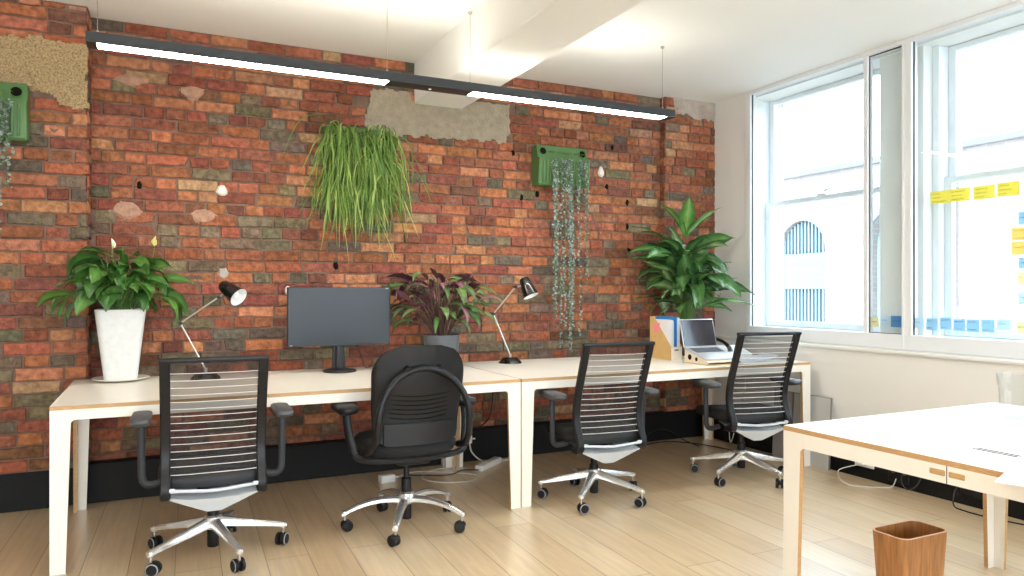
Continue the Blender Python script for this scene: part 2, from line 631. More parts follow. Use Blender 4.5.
wall = MB()
wall.tint()
main = lambda u, z, o: (u, WY - o, z)
lpier = lambda u, z, o: (u, PY - o, z)
lside = lambda u, z, o: (-.365 + o, u, z)
rpier = lambda u, z, o: (u, RP - o, z)
rside = lambda u, z, o: (3.845 - o, u, z)
def quad(mb, key, fn, u0, u1, z0, z1, o=0.):
    mb.m(key)
    mb.face([mb.v(fn(u0, z0, o)), mb.v(fn(u1, z0, o)), mb.v(fn(u1, z1, o)), mb.v(fn(u0, z1, o))], (1, 1, 1))
quad(wall, 'mortar', main, -.4, 3.9, 0, CEIL)
quad(wall, 'mortar', lpier, X0, -.365, .235, CEIL)
quad(wall, 'mortar', lside, PY, WY, .235, CEIL)
quad(wall, 'mortar', rpier, 3.845, 4.5, 0, CEIL)
quad(wall, 'mortar', rside, WY, RP, 0, CEIL)
wall.m('mortar')
for (A, B2) in (((X0, WY + .01, 0), (4.5, WY + .25, CEIL)), ((X0, PY + .03, .235), (-.4, WY + .02, CEIL))):
    lo, hi = A, B2
    vs = [wall.v((x, y, z)) for z in (lo[2], hi[2]) for y in (lo[1], hi[1]) for x in (lo[0], hi[0])]
    for f in ((0, 2, 3, 1), (4, 5, 7, 6), (0, 1, 5, 4), (1, 3, 7, 5), (3, 2, 6, 7), (2, 0, 4, 6)):
        wall.face([vs[i] for i in f], (1, 1, 1))
P_MAIN = [(1.30, 2.40), (1.34, 2.66), (1.66, 2.68), (1.66, 2.60), (2.03, 2.60), (2.10, 2.67), (2.41, 2.66), (2.42, 2.45), (2.38, 2.375), (1.75, 2.36), (1.42, 2.35)]
P_PIER = [(-1.4, 2.38), (-1.4, 2.66), (-.8, 2.645), (-.60, 2.67), (-.36, 2.655), (-.36, 2.30), (-.42, 2.285), (-.49, 2.29), (-.53, 2.365)]
P_RP = [(3.93, 2.76), (3.93, 2.9), (4.39, 2.9), (4.39, 2.73), (4.15, 2.725), (4.1, 2.75)]
def in_poly(poly):
    def f(u, z):
        r = False
        for i in range(len(poly)):
            (x1, y1), (x2, y2) = poly[i], poly[i - 1]
            if (y1 > z) != (y2 > z) and u < (x2 - x1) * (z - y1) / (y2 - y1) + x1: r = not r
        return r
    return f
lay(wall, -.36, 3.84, .2, CEIL, main, in_poly(P_MAIN), seed=1)
lay(wall, -1.6, -.365, .237, CEIL, lpier, in_poly(P_PIER), seed=0)
lay(wall, PY, WY, .237, CEIL, lside, None, seed=0, ux=-.3)
lay(wall, 3.848, 4.4, .2, CEIL, rpier, in_poly(P_RP), seed=0)
lay(wall, RP - .008, WY, .2, CEIL, rside, None, seed=0, ux=3.8)
patch(wall, 'render', P_MAIN, main, .012, seed=1.)
patch(wall, 'pebble', P_PIER, lpier, .016, seed=2.)
patch(wall, 'grey_render', P_RP, rpier, .012, seed=3.)
blob(wall, 'chip', .37, 1.89, main, .035, .035, .024, 1)
blob(wall, 'chip', 3.24, 2.215, main, .03, .045, .024, 2)
blob(wall, 'smudge', -.15, 2.53, main, .10, .04, .013, 3)
blob(wall, 'smudge', .2, 2.5, main, .08, .05, .013, 4)
blob(wall, 'smudge', -.17, 1.74, main, .09, .06, .013, 9)
blob(wall, 'smudge', .27, 1.72, main, .08, .05, .013, 10)
blob(wall, 'chip', .78, 1.25, main, .02, .03, .02, 6)
blob(wall, 'grey_render', .38, 1.36, main, .035, .04, .016, 7)
blob(wall, 'chip', 1.83, 1.1, main, .014, .05, .02, 8)
for i, (u, z) in enumerate([(3.5, 1.98), (3.5, 1.78), (3.52, 1.58), (2.66, 2.0), (3.35, 2.42), (2.52, 1.97), (1.1, 1.42), (-.1, 1.9), (3.3, 2.1), (2.45, 2.3)]):
    blob(wall, 'hole', u, z, main, .018, .028, .013, 20 + i)
struct(wall.build('wall_back', smooth=0))

# plain white walls ---------------------------------------------------
def wall_with_holes(name, plane, lo, hi, z1, holes, key='white_wall'):
    """plane = ('x', a, b) or ('y', a, b); lo..hi along the wall; holes = (from, to, z0, z1)"""
    mb = MB().m(key)
    ax, a, c = plane
    def bx(p, q, za, zb):
        if q - p < 1e-4 or zb - za < 1e-4: return
        mb.box((a, p, za), (c, q, zb)) if ax == 'x' else mb.box((p, a, za), (q, c, zb))
    cur = lo
    for (p, q, za, zb) in sorted(holes):
        bx(cur, p, 0, z1)
        bx(p, q, 0, za); bx(p, q, zb, z1)
        cur = q
    bx(cur, hi, 0, z1)
    return struct(mb.build(name))

SASH = [(3.415, 4.64), (1.87, 3.09), (.33, 1.55), (-1.21, .0), (-2.75, -1.54)]
wr = MB().m('white_wall')
wr.box((LX, Y0, 0), (4.75, RP + .06, .845))             # boxed lower wall
wr.box((WX, 4.575, .845), (4.55, RP + .06, CEIL))
wr.box((4.55, 4.64, .845), (4.75, RP + .06, CEIL))       # strip beside the corner
edges = [4.66] + [v for s in SASH for v in (s[1], s[0])] + [Y0]
for i in range(2, len(edges) - 1, 2):
    wr.box((4.47, edges[i + 1] if i + 1 < len(edges) else Y0, .845), (4.8, edges[i], CEIL), .006, 1)
wr.box((4.44, Y0, 2.84), (4.8, 4.6, CEIL))
wr.box((4.40, Y0, .80), (4.8, 4.6, .93))
struct(wr.build('wall_right'))
wall_with_holes('wall_left', ('x', X0 - .2, X0), Y0 - .2, 5.2, CEIL, [])
wall_with_holes('wall_front', ('y', Y0 - .2, Y0), X0, 4.6, CEIL, [(-2.9, -.9, .8, 2.75), (-.4, 1.6, .8, 2.75), (2.1, 4.1, .8, 2.75)])  # unseen openings added so frontal daylight reaches the brick wall

b = MB().m('white_wall')
b.box((LX - .022, Y0, .838), (WX + .02, RP - .005, .862), .008, 2)
struct(b.build('trim_1'))
b = MB().m('black_trunk')
b.box((-1.6, 4.935, 0), (4.23, WY + .01, .232), .004, 1)
struct(b.build('baseboard_back'))
b = MB().m('black_trunk')
b.box((4.23, Y0, 0), (LX + .01, 4.96, .225), .004, 1)
struct(b.build('baseboard_right'))

# windows -------------------------------------------------------------
def win(n):
    o = bpy.data.objects.new('window_%d' % n, None)
    COL.objects.link(o)
    return struct(o)

def inner_bay(n, y0, y1, slim):
    """secondary glazing between y0 and y1, slim mullion at slim"""
    w = win(n)
    f = MB().m('frame')
    x0, x1 = WX - .012, WX + .05
    f.box((x0, y0, .862), (x1 + .02, y1, .962), .004, 1)         # bottom member
    f.box((x0, y0, CEIL - .03), (x1 + .02, y1, CEIL), .003, 1)   # head
    f.box((x0, y1 - .05, .96), (x1, y1, CEIL - .028), .004, 1)
    f.box((x0, y0, .96), (x1, y0 + .022, CEIL - .028), .004, 1)
    f.box((x0 + .006, slim - .018, .96), (x1, slim + .018, CEIL - .028), .004, 1)
    f.build('window_frame', w)
    s = MB().m('gasket')
    s.box((WX + .008, slim - .022, .962), (WX + .016, slim - .0175, CEIL - .03))
    s.box((WX + .004, y1 - .055, .962), (WX + .016, y1 - .0495, CEIL - .03))
    s.box((WX + .008, y0 + .022, .961), (WX + .016, slim - .018, .966))
    s.box((WX + .008, y0 + .022, CEIL - .036), (WX + .016, slim - .018, CEIL - .029))
    s.build('window_gasket', w)
    for (p, q) in ((y0 + .02, slim - .016), (slim + .016, y1 - .05)):
        g = MB().m('glass')
        g.box((WX + .018, p, .96), (WX + .022, q, CEIL - .03))
        g.build('window_pane', w)
    return w
inner_bay(1, 3.155, 4.575, 3.45)
inner_bay(2, 1.7, 3.155, 1.98)
inner_bay(3, .2, 1.7, .48)
inner_bay(4, -1.3, .2, -1.0)
inner_bay(5, -2.8, -1.3, -2.5)

def sash(n, y0, y1):
    w = win(n)
    f = MB().m('frame')
    X1, X2 = 4.60, 4.66
    f.box((X1 - .05, y0, .93), (X2 + .04, y0 + .05, 2.84), .005, 1)     # box frame
    f.box((X1 - .05, y1 - .05, .93), (X2 + .04, y1, 2.84), .005, 1)
    f.box((X1 - .054, y0 + .001, .90), (X2 + .06, y1 - .001, .955), .005, 1)
    f.build('window_frame', w)
    for (za, zb, dx) in ((.956, 1.985, 0.), (1.955, 2.838, .042)):
        g = MB().m('frame')
        a, c = X1 + dx, X1 + dx + .04
        g.box((a, y0 + .05, za), (c, y0 + .10, zb), .004, 1)
        g.box((a, y1 - .10, za), (c, y1 - .05, zb), .004, 1)
        g.box((a + .001, y0 + .098, za), (c - .001, y1 - .098, za + (.05 if dx == 0 else .035)), .004, 1)
        g.box((a + .001, y0 + .098, zb - .035), (c - .001, y1 - .098, zb), .004, 1)
        o = g.build('window_sash', w)
        p = MB().m('glass')
        p.box((a + .018, y0 + .09, za + .03), (a + .021, y1 - .09, zb - .03))
        p.build('window_pane', o)
    c = MB().m('white_enamel')
    c.box((X1 - .006, (y0 + y1) / 2 - .05, 1.985), (X1 + .04, (y0 + y1) / 2 + .03, 1.998), .004, 1)
    c.tube([(X1 + .015, (y0 + y1) / 2 - .01, 1.99), (X1 + .01, (y0 + y1) / 2 - .03, 2.02), (X1 + .0, (y0 + y1) / 2 - .09, 2.03)], .006, 8)
    c.build('window_latch', w)
for i, (a, c) in enumerate(SASH): sash(6 + i, a, c)

# outer reveal of this building and the building over the street --------
b = MB().m('reveal')
b.box((4.702, 4.598, -5), (4.82, 4.9, 4))
for i in range(len(SASH) - 1):
    b.box((4.8, SASH[i + 1][1] - .02, .6), (4.83, SASH[i][0] + .02, 4))
struct(b.build('exterior_wall'))
b = MB().m('asphalt')
b.box((4.8, -14, -5.2), (9.6, 20, -5))
struct(b.build('street'))

bld = thing('building', 'pale brick building across the street with arched barred windows', 'building', (9.0, 6, -5))
def arch_pts(y0, y1, zs, n=24):
    r = (y1 - y0) / 2; c = (y0 + y1) / 2
    return [(c + r * math.cos(PI * i / n), zs + r * math.sin(PI * i / n)) for i in range(n + 1)]
def facade():
    mb = MB().m('facade')
    holes = [(7.80, 8.68, -.6, 1.90), (6.10, 7.06, -.6, 1.90)]
    ztop, zbot, ya, yb = 3.05, -5, -12, 20
    def pl(pts, x=0):
        mb.face([mb.v((x, p[0] - 6, p[1] + 5)) for p in pts])
    cur = yb
    for (y0, y1, zb, zs) in sorted(holes, reverse=True):
        pl([(cur, zbot), (y1, zbot), (y1, ztop), (cur, ztop)])
        pl([(y1, zbot), (y0, zbot), (y0, zb), (y1, zb)])
        A = arch_pts(y0, y1, zs)
        for p, q in zip(A, A[1:]):
            pl([p, q, (q[0], ztop), (p[0], ztop)])
        ring = [(y1, zb)] + A + [(y0, zb)]
        for p, q in zip(ring, ring[1:]):
            mb.face([mb.v((0, p[0] - 6, p[1] + 5)), mb.v((0, q[0] - 6, q[1] + 5)), mb.v((.22, q[0] - 6, q[1] + 5)), mb.v((.22, p[0] - 6, p[1] + 5))])
        cur = y0
    pl([(cur, zbot), (ya, zbot), (ya, ztop), (cur, ztop)])
    mb.face([mb.v((0, ya - 6, ztop + 5)), mb.v((0, yb - 6, ztop + 5)), mb.v((.5, yb - 6, ztop + 5)), mb.v((.5, ya - 6, ztop + 5))])
    mb.build('facade', bld, smooth=0)
    c = MB().m('facade_trim')
    c.box((-.06, ya - 6, ztop + 4.97), (.5, yb - 6, ztop + 5.06), .01, 1)
    c.build('coping', bld)
    for k, (y0, y1, zb, zs) in enumerate(holes):
        w = MB().m('teal_pale')
        ring = [(y1, zb)] + arch_pts(y0, y1, zs) + [(y0, zb)]
        w.face([w.v((.2, p[0] - 6, p[1] + 5)) for p in ring])
        if k > 0:
            w.m('facade_trim')
            A = arch_pts(y0 - .05, y1 + .05, zs); B2 = arch_pts(y0, y1, zs)
            for i in range(len(A) - 1):
                w.loft([[(-.04, A[i][0] - 6, A[i][1] + 5), (-.04, A[i + 1][0] - 6, A[i + 1][1] + 5), (0, A[i + 1][0] - 6, A[i + 1][1] + 5), (0, A[i][0] - 6, A[i][1] + 5)],
                        [(-.04, B2[i][0] - 6, B2[i][1] + 5), (-.04, B2[i + 1][0] - 6, B2[i + 1][1] + 5), (0, B2[i + 1][0] - 6, B2[i + 1][1] + 5), (0, B2[i][0] - 6, B2[i][1] + 5)]])
        o = w.build('arched_window', bld, smooth=0)
        if k == 0:
            g = MB().m('teal')
            n = 13
            r = (y1 - y0) / 2; cy = (y0 + y1) / 2
            for i in range(n):
                y = y0 + (y1 - y0) * (i + .5) / n
                h = zs + math.sqrt(max(0, r * r - (y - cy) ** 2)) - .01
                g.box((.08, y - 6 - .014, zb + 5), (.12, y - 6 + .014, h + 5))
            g.m('reflection_band')
            g.box((.05, y0 - 6, 1.28 + 5), (.075, y1 - 6, 1.83 + 5))  # pale reflection across the window, modelled as a coloured panel
            g.m('teal'); g.box((.045, y0 - 6, 1.50 + 5), (.05, y1 - 6, 1.515 + 5)); g.box((.045, y0 - 6, 1.66 + 5), (.05, y1 - 6, 1.67 + 5))
            g.build('window_bars', o, smooth=0)
facade()

# ------------------------------------------------------------------ tables and desks
def table_thing(name, label, cat, loc, W, D, H=.74, rail=.046, leg_t=.08, leg_b=.06, group=None, seam=None):
    """origin at the floor, front left corner; x along the front, y to the back"""
    t = thing(name, label, cat, loc, 0, group)
    th = .018
    top = MB().m('laminate')
    if seam is None:
        top.box((0, 0, H - th), (W, D, H), side='ply')
    else:
        top.box((0, 0, H - th), (W, seam - .0008, H), side='ply')
        top.box((0, seam + .0008, H - th), (W, D, H), side='ply')
    top.build('worktop', t, smooth=0)
    zt = H - th
    for (cx, sx) in ((0, 1), (W, -1)):
        for (cy, sy) in ((0, 1), (D, -1)):
            l = MB().m('laminate')
            # plate in the long face
            poly = [(cx, 0), (cx + sx * leg_b, 0), (cx + sx * leg_t, zt - rail - .012), (cx + sx * (leg_t + .012), zt - rail), (cx + sx * (leg_t + .012), zt), (cx, zt)]
            l.prism(poly, 'y', cy, cy + sy * th, 'ply', (5,))
            poly = [(cy + sy * th, 0), (cy + sy * leg_b, 0), (cy + sy * leg_t, zt - rail - .012), (cy + sy * (leg_t + .012), zt - rail), (cy + sy * (leg_t + .012), zt), (cy + sy * th, zt)]
            l.prism(poly, 'x', cx, cx + sx * th, 'ply', (5,))
            l.m('dark_grey')
            l.box((cx + sx * .004, cy + sy * .004, 0), (cx + sx * (leg_b - .006), cy + sy * (th - .003), .004))
            l.build('leg', t, smooth=0)
    k = leg_t + .0125
    for (a, c) in (((k, 0), (W - k, th)), ((k, D - th), (W - k, D)), ((0, k), (th, D - k)), ((W - th, k), (W, D - k))):
        r = MB().m('laminate')
        r.box((a[0], a[1], zt - rail), (c[0], c[1], zt), side=None)
        r.build('rail', t, smooth=0)
    return t
DY, DB = 3.757, 4.828
table_thing('desk', 'long white plywood desk against the brick wall holding the monitor', 'desk', (-.425, DY, 0), 2.305, DB - DY, group='white desks along the brick wall')
table_thing('desk', 'long white plywood desk against the brick wall holding the laptop and the paper file', 'desk', (1.888, DY, 0), 2.305, DB - DY, group='white desks along the brick wall')
TW, TD = 1.29, 1.70
TX, TY = 2.13, 2.035
tb = table_thing('meeting_table', 'white table with oak coloured plywood edges and a waste bin under it', 'table', (TX, TY - TD, 0), TW, TD, rail=.054, seam=1.40 - (TY - TD))
sp = MB().m('ply')
ys = 1.40 - (TY - TD)
sp.box((-.0012, ys + .004, .688), (.012, ys + .056, .708), .004, 2)
sp.box((-.0012, ys - .056, .688), (.012, ys - .004, .708), .004, 2)
sp.m('gasket')
sp.box((-.0009, ys - .0012, .668), (.01, ys + .0012, .722))
sp.build('joint_block', tb, smooth=0)
sl = MB().m('slot')
sl.box((.226, ys - .07, .7395), (.235, ys + .065, .7412)); sl.box((.247, ys - .07, .7395), (.256, ys + .065, .7412))
sl.build('cable_slot', tb, smooth=0)

# ------------------------------------------------------------------ mesh-backed office chair
PROF = [(-.318, .950), (-.300, .90), (-.268, .82), (-.236, .74), (-.205, .66), (-.184, .58), (-.180, .52), (-.195, .46), (-.222, .41), (-.236, .37), (-.215, .340), (-.15, .338)]
def prof_at(z):
    P = PROF[:9]
    for (y1, z1), (y2, z2) in zip(P, P[1:]):
        if z2 <= z <= z1:
            return y1 + (y2 - y1) * (z1 - z) / (z1 - z2)
    return P[-1][0]
def strip(mb, path, x, wx, dep):
    """flat bar of width wx (along x) and depth dep following a (y, z) path"""
    pts = catmull([Vector((0, p[0], p[1])) for p in path], 4)
    rings = []
    n = len(pts)
    for i, p in enumerate(pts):
        d = (pts[min(i + 1, n - 1)] - pts[max(i - 1, 0)]).normalized()
        nr = Vector((1, 0, 0)).cross(d)
        hw, hd, c = wx / 2, dep / 2, .006
        ring = [(-hw + c, -hd), (hw - c, -hd), (hw, -hd + c), (hw, hd - c), (hw - c, hd), (-hw + c, hd), (-hw, hd - c), (-hw, -hd + c)]
        rings.append([Vector((x + a, 0, 0)) + p + nr * q for a, q in ring])
    mb.loft(rings)

def caster(parent, ang, r, hooded=False):
    x, y = r * math.cos(ang), r * math.sin(ang)
    sw = ang + R.uniform(-1.2, 1.2)
    mt = T(x, y, 0) @ RZ(sw)
    c = MB()
    ax = RX(PI / 2)
    for s in (-1, 1):
        if hooded:
            c.m('black')
            c.lathe([(0, -.011), (.02, -.011), (.028, -.006), (.029, .004), (.024, .011), (0, .012)], 20, mt @ T(-.012, s * .0125, .029) @ (ax if s > 0 else RX(-PI / 2)))
        else:
            c.m('black')
            c.lathe([(0, -.009), (.022, -.009), (.030, -.007), (.030, .006), (.026, .009), (0, .009)], 20, mt @ T(-.012, s * .0155, .030) @ RX(-s * PI / 2))
            c.m('rim')
            c.lathe([(.0235, .0093), (.0285, .0075), (.0275, .0095), (.024, .0098)], 20, mt @ T(-.012, s * .0155, .030) @ RX(-s * PI / 2))
    c.m('black')
    c.box((-.022, -.006, .02), (.008, .006, .058), .004, 1, mt)
    if hooded:
        c.lathe([(0, .06), (.016, .058), (.026, .048), (.027, .036)], 14, mt @ T(-.006, 0, 0))
    c.m('chrome')
    c.lathe([(.0075, .045), (.0075, .092)], 12, mt)
    return c.build('caster', parent)

def star_base(parent, curved):
    s = MB().m('alu')
    for k in range(5):
        a = 2 * PI * k / 5
        mt = RZ(a)
        rings = []
        N = 9
        for i in range(N):
            t = i / (N - 1)
            r = .02 + t * .315
            if curved:
                zt = .162 + .012 * math.sin(t * PI * .8) - .070 * t ** 2.2
                hh = .034 - .014 * t
                w = .024 - .006 * t
            else:
                zt = .178 - .072 * t
                hh = .048 - .029 * t
                w = .025 - .010 * t
            if i == N - 1: w *= .8
            ring = [(-w, -hh * .9), (-w * .55, -hh), (w * .55, -hh), (w, -hh * .9), (w * .95, -hh * .3), (w * .5, 0), (-w * .5, 0), (-w * .95, -hh * .3)]
            rings.append([mt @ Vector((r, q[0], zt + q[1])) for q in ring])
        s.loft(rings)
        s.lathe([(0, .108), (.015, .106), (.017, .092), (.0145, .083), (0, .083)], 16, mt @ T(.32, 0, 0))
    s.lathe([(0, .185), (.034, .185), (.042, .178), (.042, .13), (.036, .122), (0, .122)], 28)
    o = s.build('star_base', parent, 40)
    for k in range(5):
        caster(o, 2 * PI * k / 5, .32, curved)
    return o

def mesh_chair():
    t = thing('office_chair', 'x', 'chair', (0, 0, 0), 0, 'mesh backed office chairs at the desks')
    f = MB().m('satin_black')
    for s in (-1, 1):
        strip(f, PROF, s * .2, .042, .032)
    f.box((-.225, -.333, .938), (.225, -.300, .960), .007, 2)
    f.build('back_frame', t)
    w = MB().m('weave')
    zs = [.93 - i * .02 for i in range(26)]
    L = [[w.v((x, prof_at(z) + .004, z)) for x in (-.182, .182)] for z in zs]
    for a, c in zip(L, L[1:]): w.face([a[0], a[1], c[1], c[0]])
    w.build('mesh_back', t)
    g = MB().m('wire')
    for i in range(15):
        z = .437 + i * .0325
        y = prof_at(z) - .007
        g.tube([(-.19, y, z), (-.1, y - .004, z - .002), (.1, y - .004, z - .002), (.19, y, z)], .0017, 6)
    g.build('wire_lattice', t)
    l = MB().m('black')
    L = []
    for z in (.435, .415, .395, .375):
        L.append([(x, prof_at(max(z, .4)) + .0 + .02 * (x / .19) ** 2, z) for x in [-.19 + .38 * i / 12 for i in range(13)]])
    vs = [[l.v(p) for p in r] for r in L]
    vb = [[l.v((p[0], p[1] + .012, p[2])) for p in r] for r in L]
    for q in (vs, vb):
        for a, c in zip(q, q[1:]):
            for i in range(12): l.face([a[i], a[i + 1], c[i + 1], c[i]])
    for q in (0, -1):
        for i in range(12): l.face([vs[q][i], vs[q][i + 1], vb[q][i + 1], vb[q][i]])
    l.build('lumbar_band', t)
    sb = MB().m('silver')
    pts = [Vector((x, -.243, .366 - .006 * math.cos(x / .19 * PI))) for x in [-.19 + .38 * i / 16 for i in range(17)]]
    sb.tube(pts, .0058, 8, flat=1.3)
    for s in (-1, 1): sb.box((s * .16, -.250, .368), (s * .196, -.235, .384), .003, 1)
    sb.build('flex_bar', t)
    p = MB().m('silver')
    A = [(-.195, -.232, .338), (-.10, -.232, .324), (0, -.230, .320), (.10, -.232, .324), (.195, -.232, .338)]
    Bq = [(-.185, -.226, .330), (-.10, -.208, .288), (-.03, -.19, .254), (.03, -.19, .254), (.10, -.208, .288), (.185, -.226, .330)]
    top = [p.v(q) for q in A]; bot = [p.v(q) for q in Bq]
    p.face([top[0], bot[0], bot[1], top[1]]); p.face([top[1], bot[1], bot[2], top[2]]); p.face([top[2], bot[2], bot[3]])
    p.face([top[2], bot[3], bot[4], top[3]]); p.face([top[3], bot[4], bot[5], top[4]])
    fr = [p.v(q) for q in ((-.16, .02, .352), (.16, .02, .352), (.03, .04, .27), (-.03, .04, .27))]
    p.face([top[0], fr[0], fr[3], bot[2], bot[1], bot[0]]); p.face([top[4], bot[5], bot[4], bot[3], fr[2], fr[1]])
    p.face([bot[2], fr[3], fr[2], bot[3]]); p.face([fr[0], fr[1], fr[2], fr[3]]); p.face([top[0], top[1], top[2], top[3], top[4], fr[1], fr[0]])
    p.build('under_plate', t, 20)
    s = MB().m('charcoal')
    rings = []
    for (k, z) in ((.93, .375), (.985, .385), (1., .405), (.99, .428), (.95, .440), (.8, .443)):
        rings.append([(x * k, .035 + y * k, z + (.012 * max(0, -(y)) / .22 if z > .42 else 0) - (.02 * max(0, y - .12) / .1 if z > .38 else 0)) for x, y in rrect(.47, .46, .11, 7)])
    s.loft(rings)
    s.build('seat', t, 50)
    c = MB().m('black')
    c.lathe([(.023, .035), (.026, .04), (.026, .13), (.026, .205), (.019, .21), (.019, .30), (0, .30)], 20)
    c.lathe([(0, .035), (.023, .035)], 20)
    c.box((-.07, -.12, .27), (.07, .10, .375), .015, 2)
    c.build('gas_column', t)
    star_base(t, False)
    for s in (-1, 1):
        a = MB().m('dark_grey')
        a.tube([(s * .20, -.06, .362), (s * .265, -.06, .352), (s * .292, -.06, .375), (s * .296, -.06, .44), (s * .298, -.06, .53), (s * .298, -.06, .627)], [.012, .012, .0125, .0125, .012, .013], 10, 4, flat=1.35)
        o = a.build('armrest', t)
        q = MB().m('grey_pl')
        rings = []
        for (k, z) in ((.55, .622), (.92, .634), (1., .646), (.97, .658), (.85, .664)):
            rings.append([(s * .297 + x * k, -.06 + y * k, z) for x, y in rrect(.082, .29, .036, 5)])
        q.loft(rings)
        q.build('arm_pad', o, 50)
    return t
def place(o, x, y, rz, label, star):
    o.location = (x, y, 0)
    o.rotation_euler.z = math.radians(rz)
    o['label'] = label
    for ch in o.children:
        if ch.name.startswith('star_base'):
            ch.rotation_euler.z = math.radians(star - rz)
    return o
ch0 = mesh_chair()
place(ch0, .238, 3.745, -2, 'black mesh back office chair nearest the tall white plant pot', -2)
extra = [c for c in ch0.children if c.name.startswith('armrest')]
for (x, y, rz, lab, st) in ((2.362, 3.735, -6, 'black mesh back office chair just right of the legs where the two desks meet', 9),
                            (3.515, 3.725, -11, 'black mesh back office chair in front of the laptop, next to the window', 57)):
    c = place(copy_tree(ch0), x, y, rz, lab, st)
    if st == 57:                       # this seat is set a little higher on its column
        for ch in c.children:
            if not ch.name.startswith(('star_base', 'armrest')): ch.location.z = .03
for ch in extra:                           # the first chair's arms are set higher and further back
    ch.location = (0, -.09, .038)

# ------------------------------------------------------------------ round-backed task chair
def task_chair():
    t = thing('task_chair', 'black task chair with rounded solid back and hoop behind it, at the monitor', 'chair', (1.19, 3.735, 0), math.radians(1))
    # back shell: grid across (a) and up (c)
    def shell(mb, off, k=1., zlo=.47, zhi=.975):
        NA, NC = 22, 22
        G = []
        for j in range(NC + 1):
            c = j / NC
            z = zlo + (zhi - zlo) * c
            hw = .216 + .030 * math.sin(min(1, c * 1.25) * PI / 2)
            # rounded top corners
            rr = .15
            dz = zhi - z
            if dz < rr: hw = hw - rr + math.sqrt(max(0, rr * rr - (rr - dz) ** 2))
            if z - zlo < .05: hw -= .05 - math.sqrt(max(0, .05 ** 2 - (.05 - (z - zlo)) ** 2))
            hw *= k
            row = []
            for i in range(NA + 1):
                x = hw * (2 * i / NA - 1)
                y = -.235 - .05 * (c - .35) * (1 if c > .35 else .6) - .025 * math.sin(c * PI * .9) * 0 + .05 * (x / .24) ** 2 + .03 * math.exp(-((c - .25) / .25) ** 2)
                row.append((x, y + off, z))
            G.append(row)
        return G
    def skin(mb, A, Bk):
        va = [[mb.v(p) for p in r] for r in A]; vb = [[mb.v(p) for p in r] for r in Bk]
        n, m = len(A), len(A[0])
        for g in (va, vb):
            for j in range(n - 1):
                for i in range(m - 1): mb.face([g[j][i], g[j][i + 1], g[j + 1][i + 1], g[j + 1][i]])
        ring = [(0, i) for i in range(m)] + [(j, m - 1) for j in range(1, n)] + [(n - 1, i) for i in range(m - 2, -1, -1)] + [(j, 0) for j in range(n - 2, 0, -1)]
        for p, q in zip(ring, ring[1:] + ring[:1]):
            mb.face([va[p[0]][p[1]], va[q[0]][q[1]], vb[q[0]][q[1]], vb[p[0]][p[1]]])
    s = MB().m('black')
    skin(s, shell(s, -.004, .985), shell(s, .012, 1.))
    sh = s.build('back_shell', t, 60)
    c = MB().m('charcoal')
    skin(c, shell(c, .0125, 1.0), shell(c, .05, .93, .50, .955))
    c.build('back_cushion', t, 60)
    sl = MB().m('hole')
    for i in range(6):
        z = .600 + i * .0235
        hw = .150 + .006 * i
        pts = []
        for k in range(13):
            x = -hw + 2 * hw * k / 12
            cc = (z - .47) / .505
            y = -.235 - .05 * (cc - .35) * (1 if cc > .35 else .6) + .05 * (x / .24) ** 2 + .03 * math.exp(-((cc - .25) / .25) ** 2) - .0048
            pts.append((x, y, z + .012 * (x / .15) ** 2))
        sl.tube(pts, .0032, 6)
    sl.build('flex_slots', t)
    lp = MB().m('black')
    A = [[(x, -.236 + .05 * (x / .24) ** 2, z) for x in [-.185 + .37 * i / 12 for i in range(13)]] for z in (.48, .53, .585)]
    Bk = [[(p[0], p[1] + .012, p[2]) for p in r] for r in A]
    skin(lp, A, Bk)
    lp.build('lumbar_panel', t, 60)
    h = MB().m('satin_black')
    pts = [(-.252, -.10, .43), (-.258, -.20, .455), (-.243, -.275, .52)]
    for i in range(21):
        a = math.radians(176 - 172 * i / 20)
        pts.append((.238 * math.cos(a), -.30 + .025 * math.sin(a), .605 + .258 * math.sin(a)))
    pts += [(.243, -.275, .52), (.258, -.20, .455), (.252, -.10, .43)]
    h.tube(pts, .0165, 12, flat=1.1)
    for s2 in (-1, 1):
        h.tube([(s2 * .085, -.285, .855), (s2 * .085, -.255, .862)], .016, 12)
    h.build('back_hoop', t, 60)
    st = MB().m('charcoal')
    rings = []
    for (k, z) in ((.86, .405), (.96, .415), (1., .44), (.99, .462), (.93, .478), (.75, .482)):
        rings.append([(x * k, .03 + y * k, z) for x, y in rrect(.50, .48, .16, 8)])
    st.loft(rings)
    st.build('seat', t, 60)
    m = MB().m('black')
    m.tube([(-.30, -.06, .44), (-.285, -.10, .405), (-.2, -.14, .392), (0, -.155, .386), (.2, -.14, .392), (.285, -.10, .405), (.30, -.06, .44)], .017, 10, 4)
    m.build('arm_carrier', t)
    m = MB().m('black')
    m.box((-.09, -.14, .35), (.09, .10, .405), .015, 2)
    m.lathe([(.0, .04), (.024, .04), (.026, .05), (.026, .255), (.015, .258), (.015, .36)], 20)
    m.build('gas_column', t)
    for s2 in (-1, 1):
        a = MB().m('black')
        a.tube([(s2 * .298, -.075, .42), (s2 * .312, -.055, .48), (s2 * .322, -.03, .56), (s2 * .325, -.01, .622)], [.021, .02, .018, .02], 10, 4, flat=1.3)
        o = a.build('armrest', t)
        q = MB().m('black')
        rings = []
        for (k, z) in ((.6, .618), (.95, .632), (1., .648), (.96, .662), (.8, .668)):
            rings.append([(s2 * .325 + x * k, .02 + y * k, z) for x, y in rrect(.105, .25, .045, 6)])
        q.loft(rings)
        q.build('arm_pad', o, 60)
    b2 = star_base(t, True)
    b2.rotation_euler.z = math.radians(26)
task_chair()

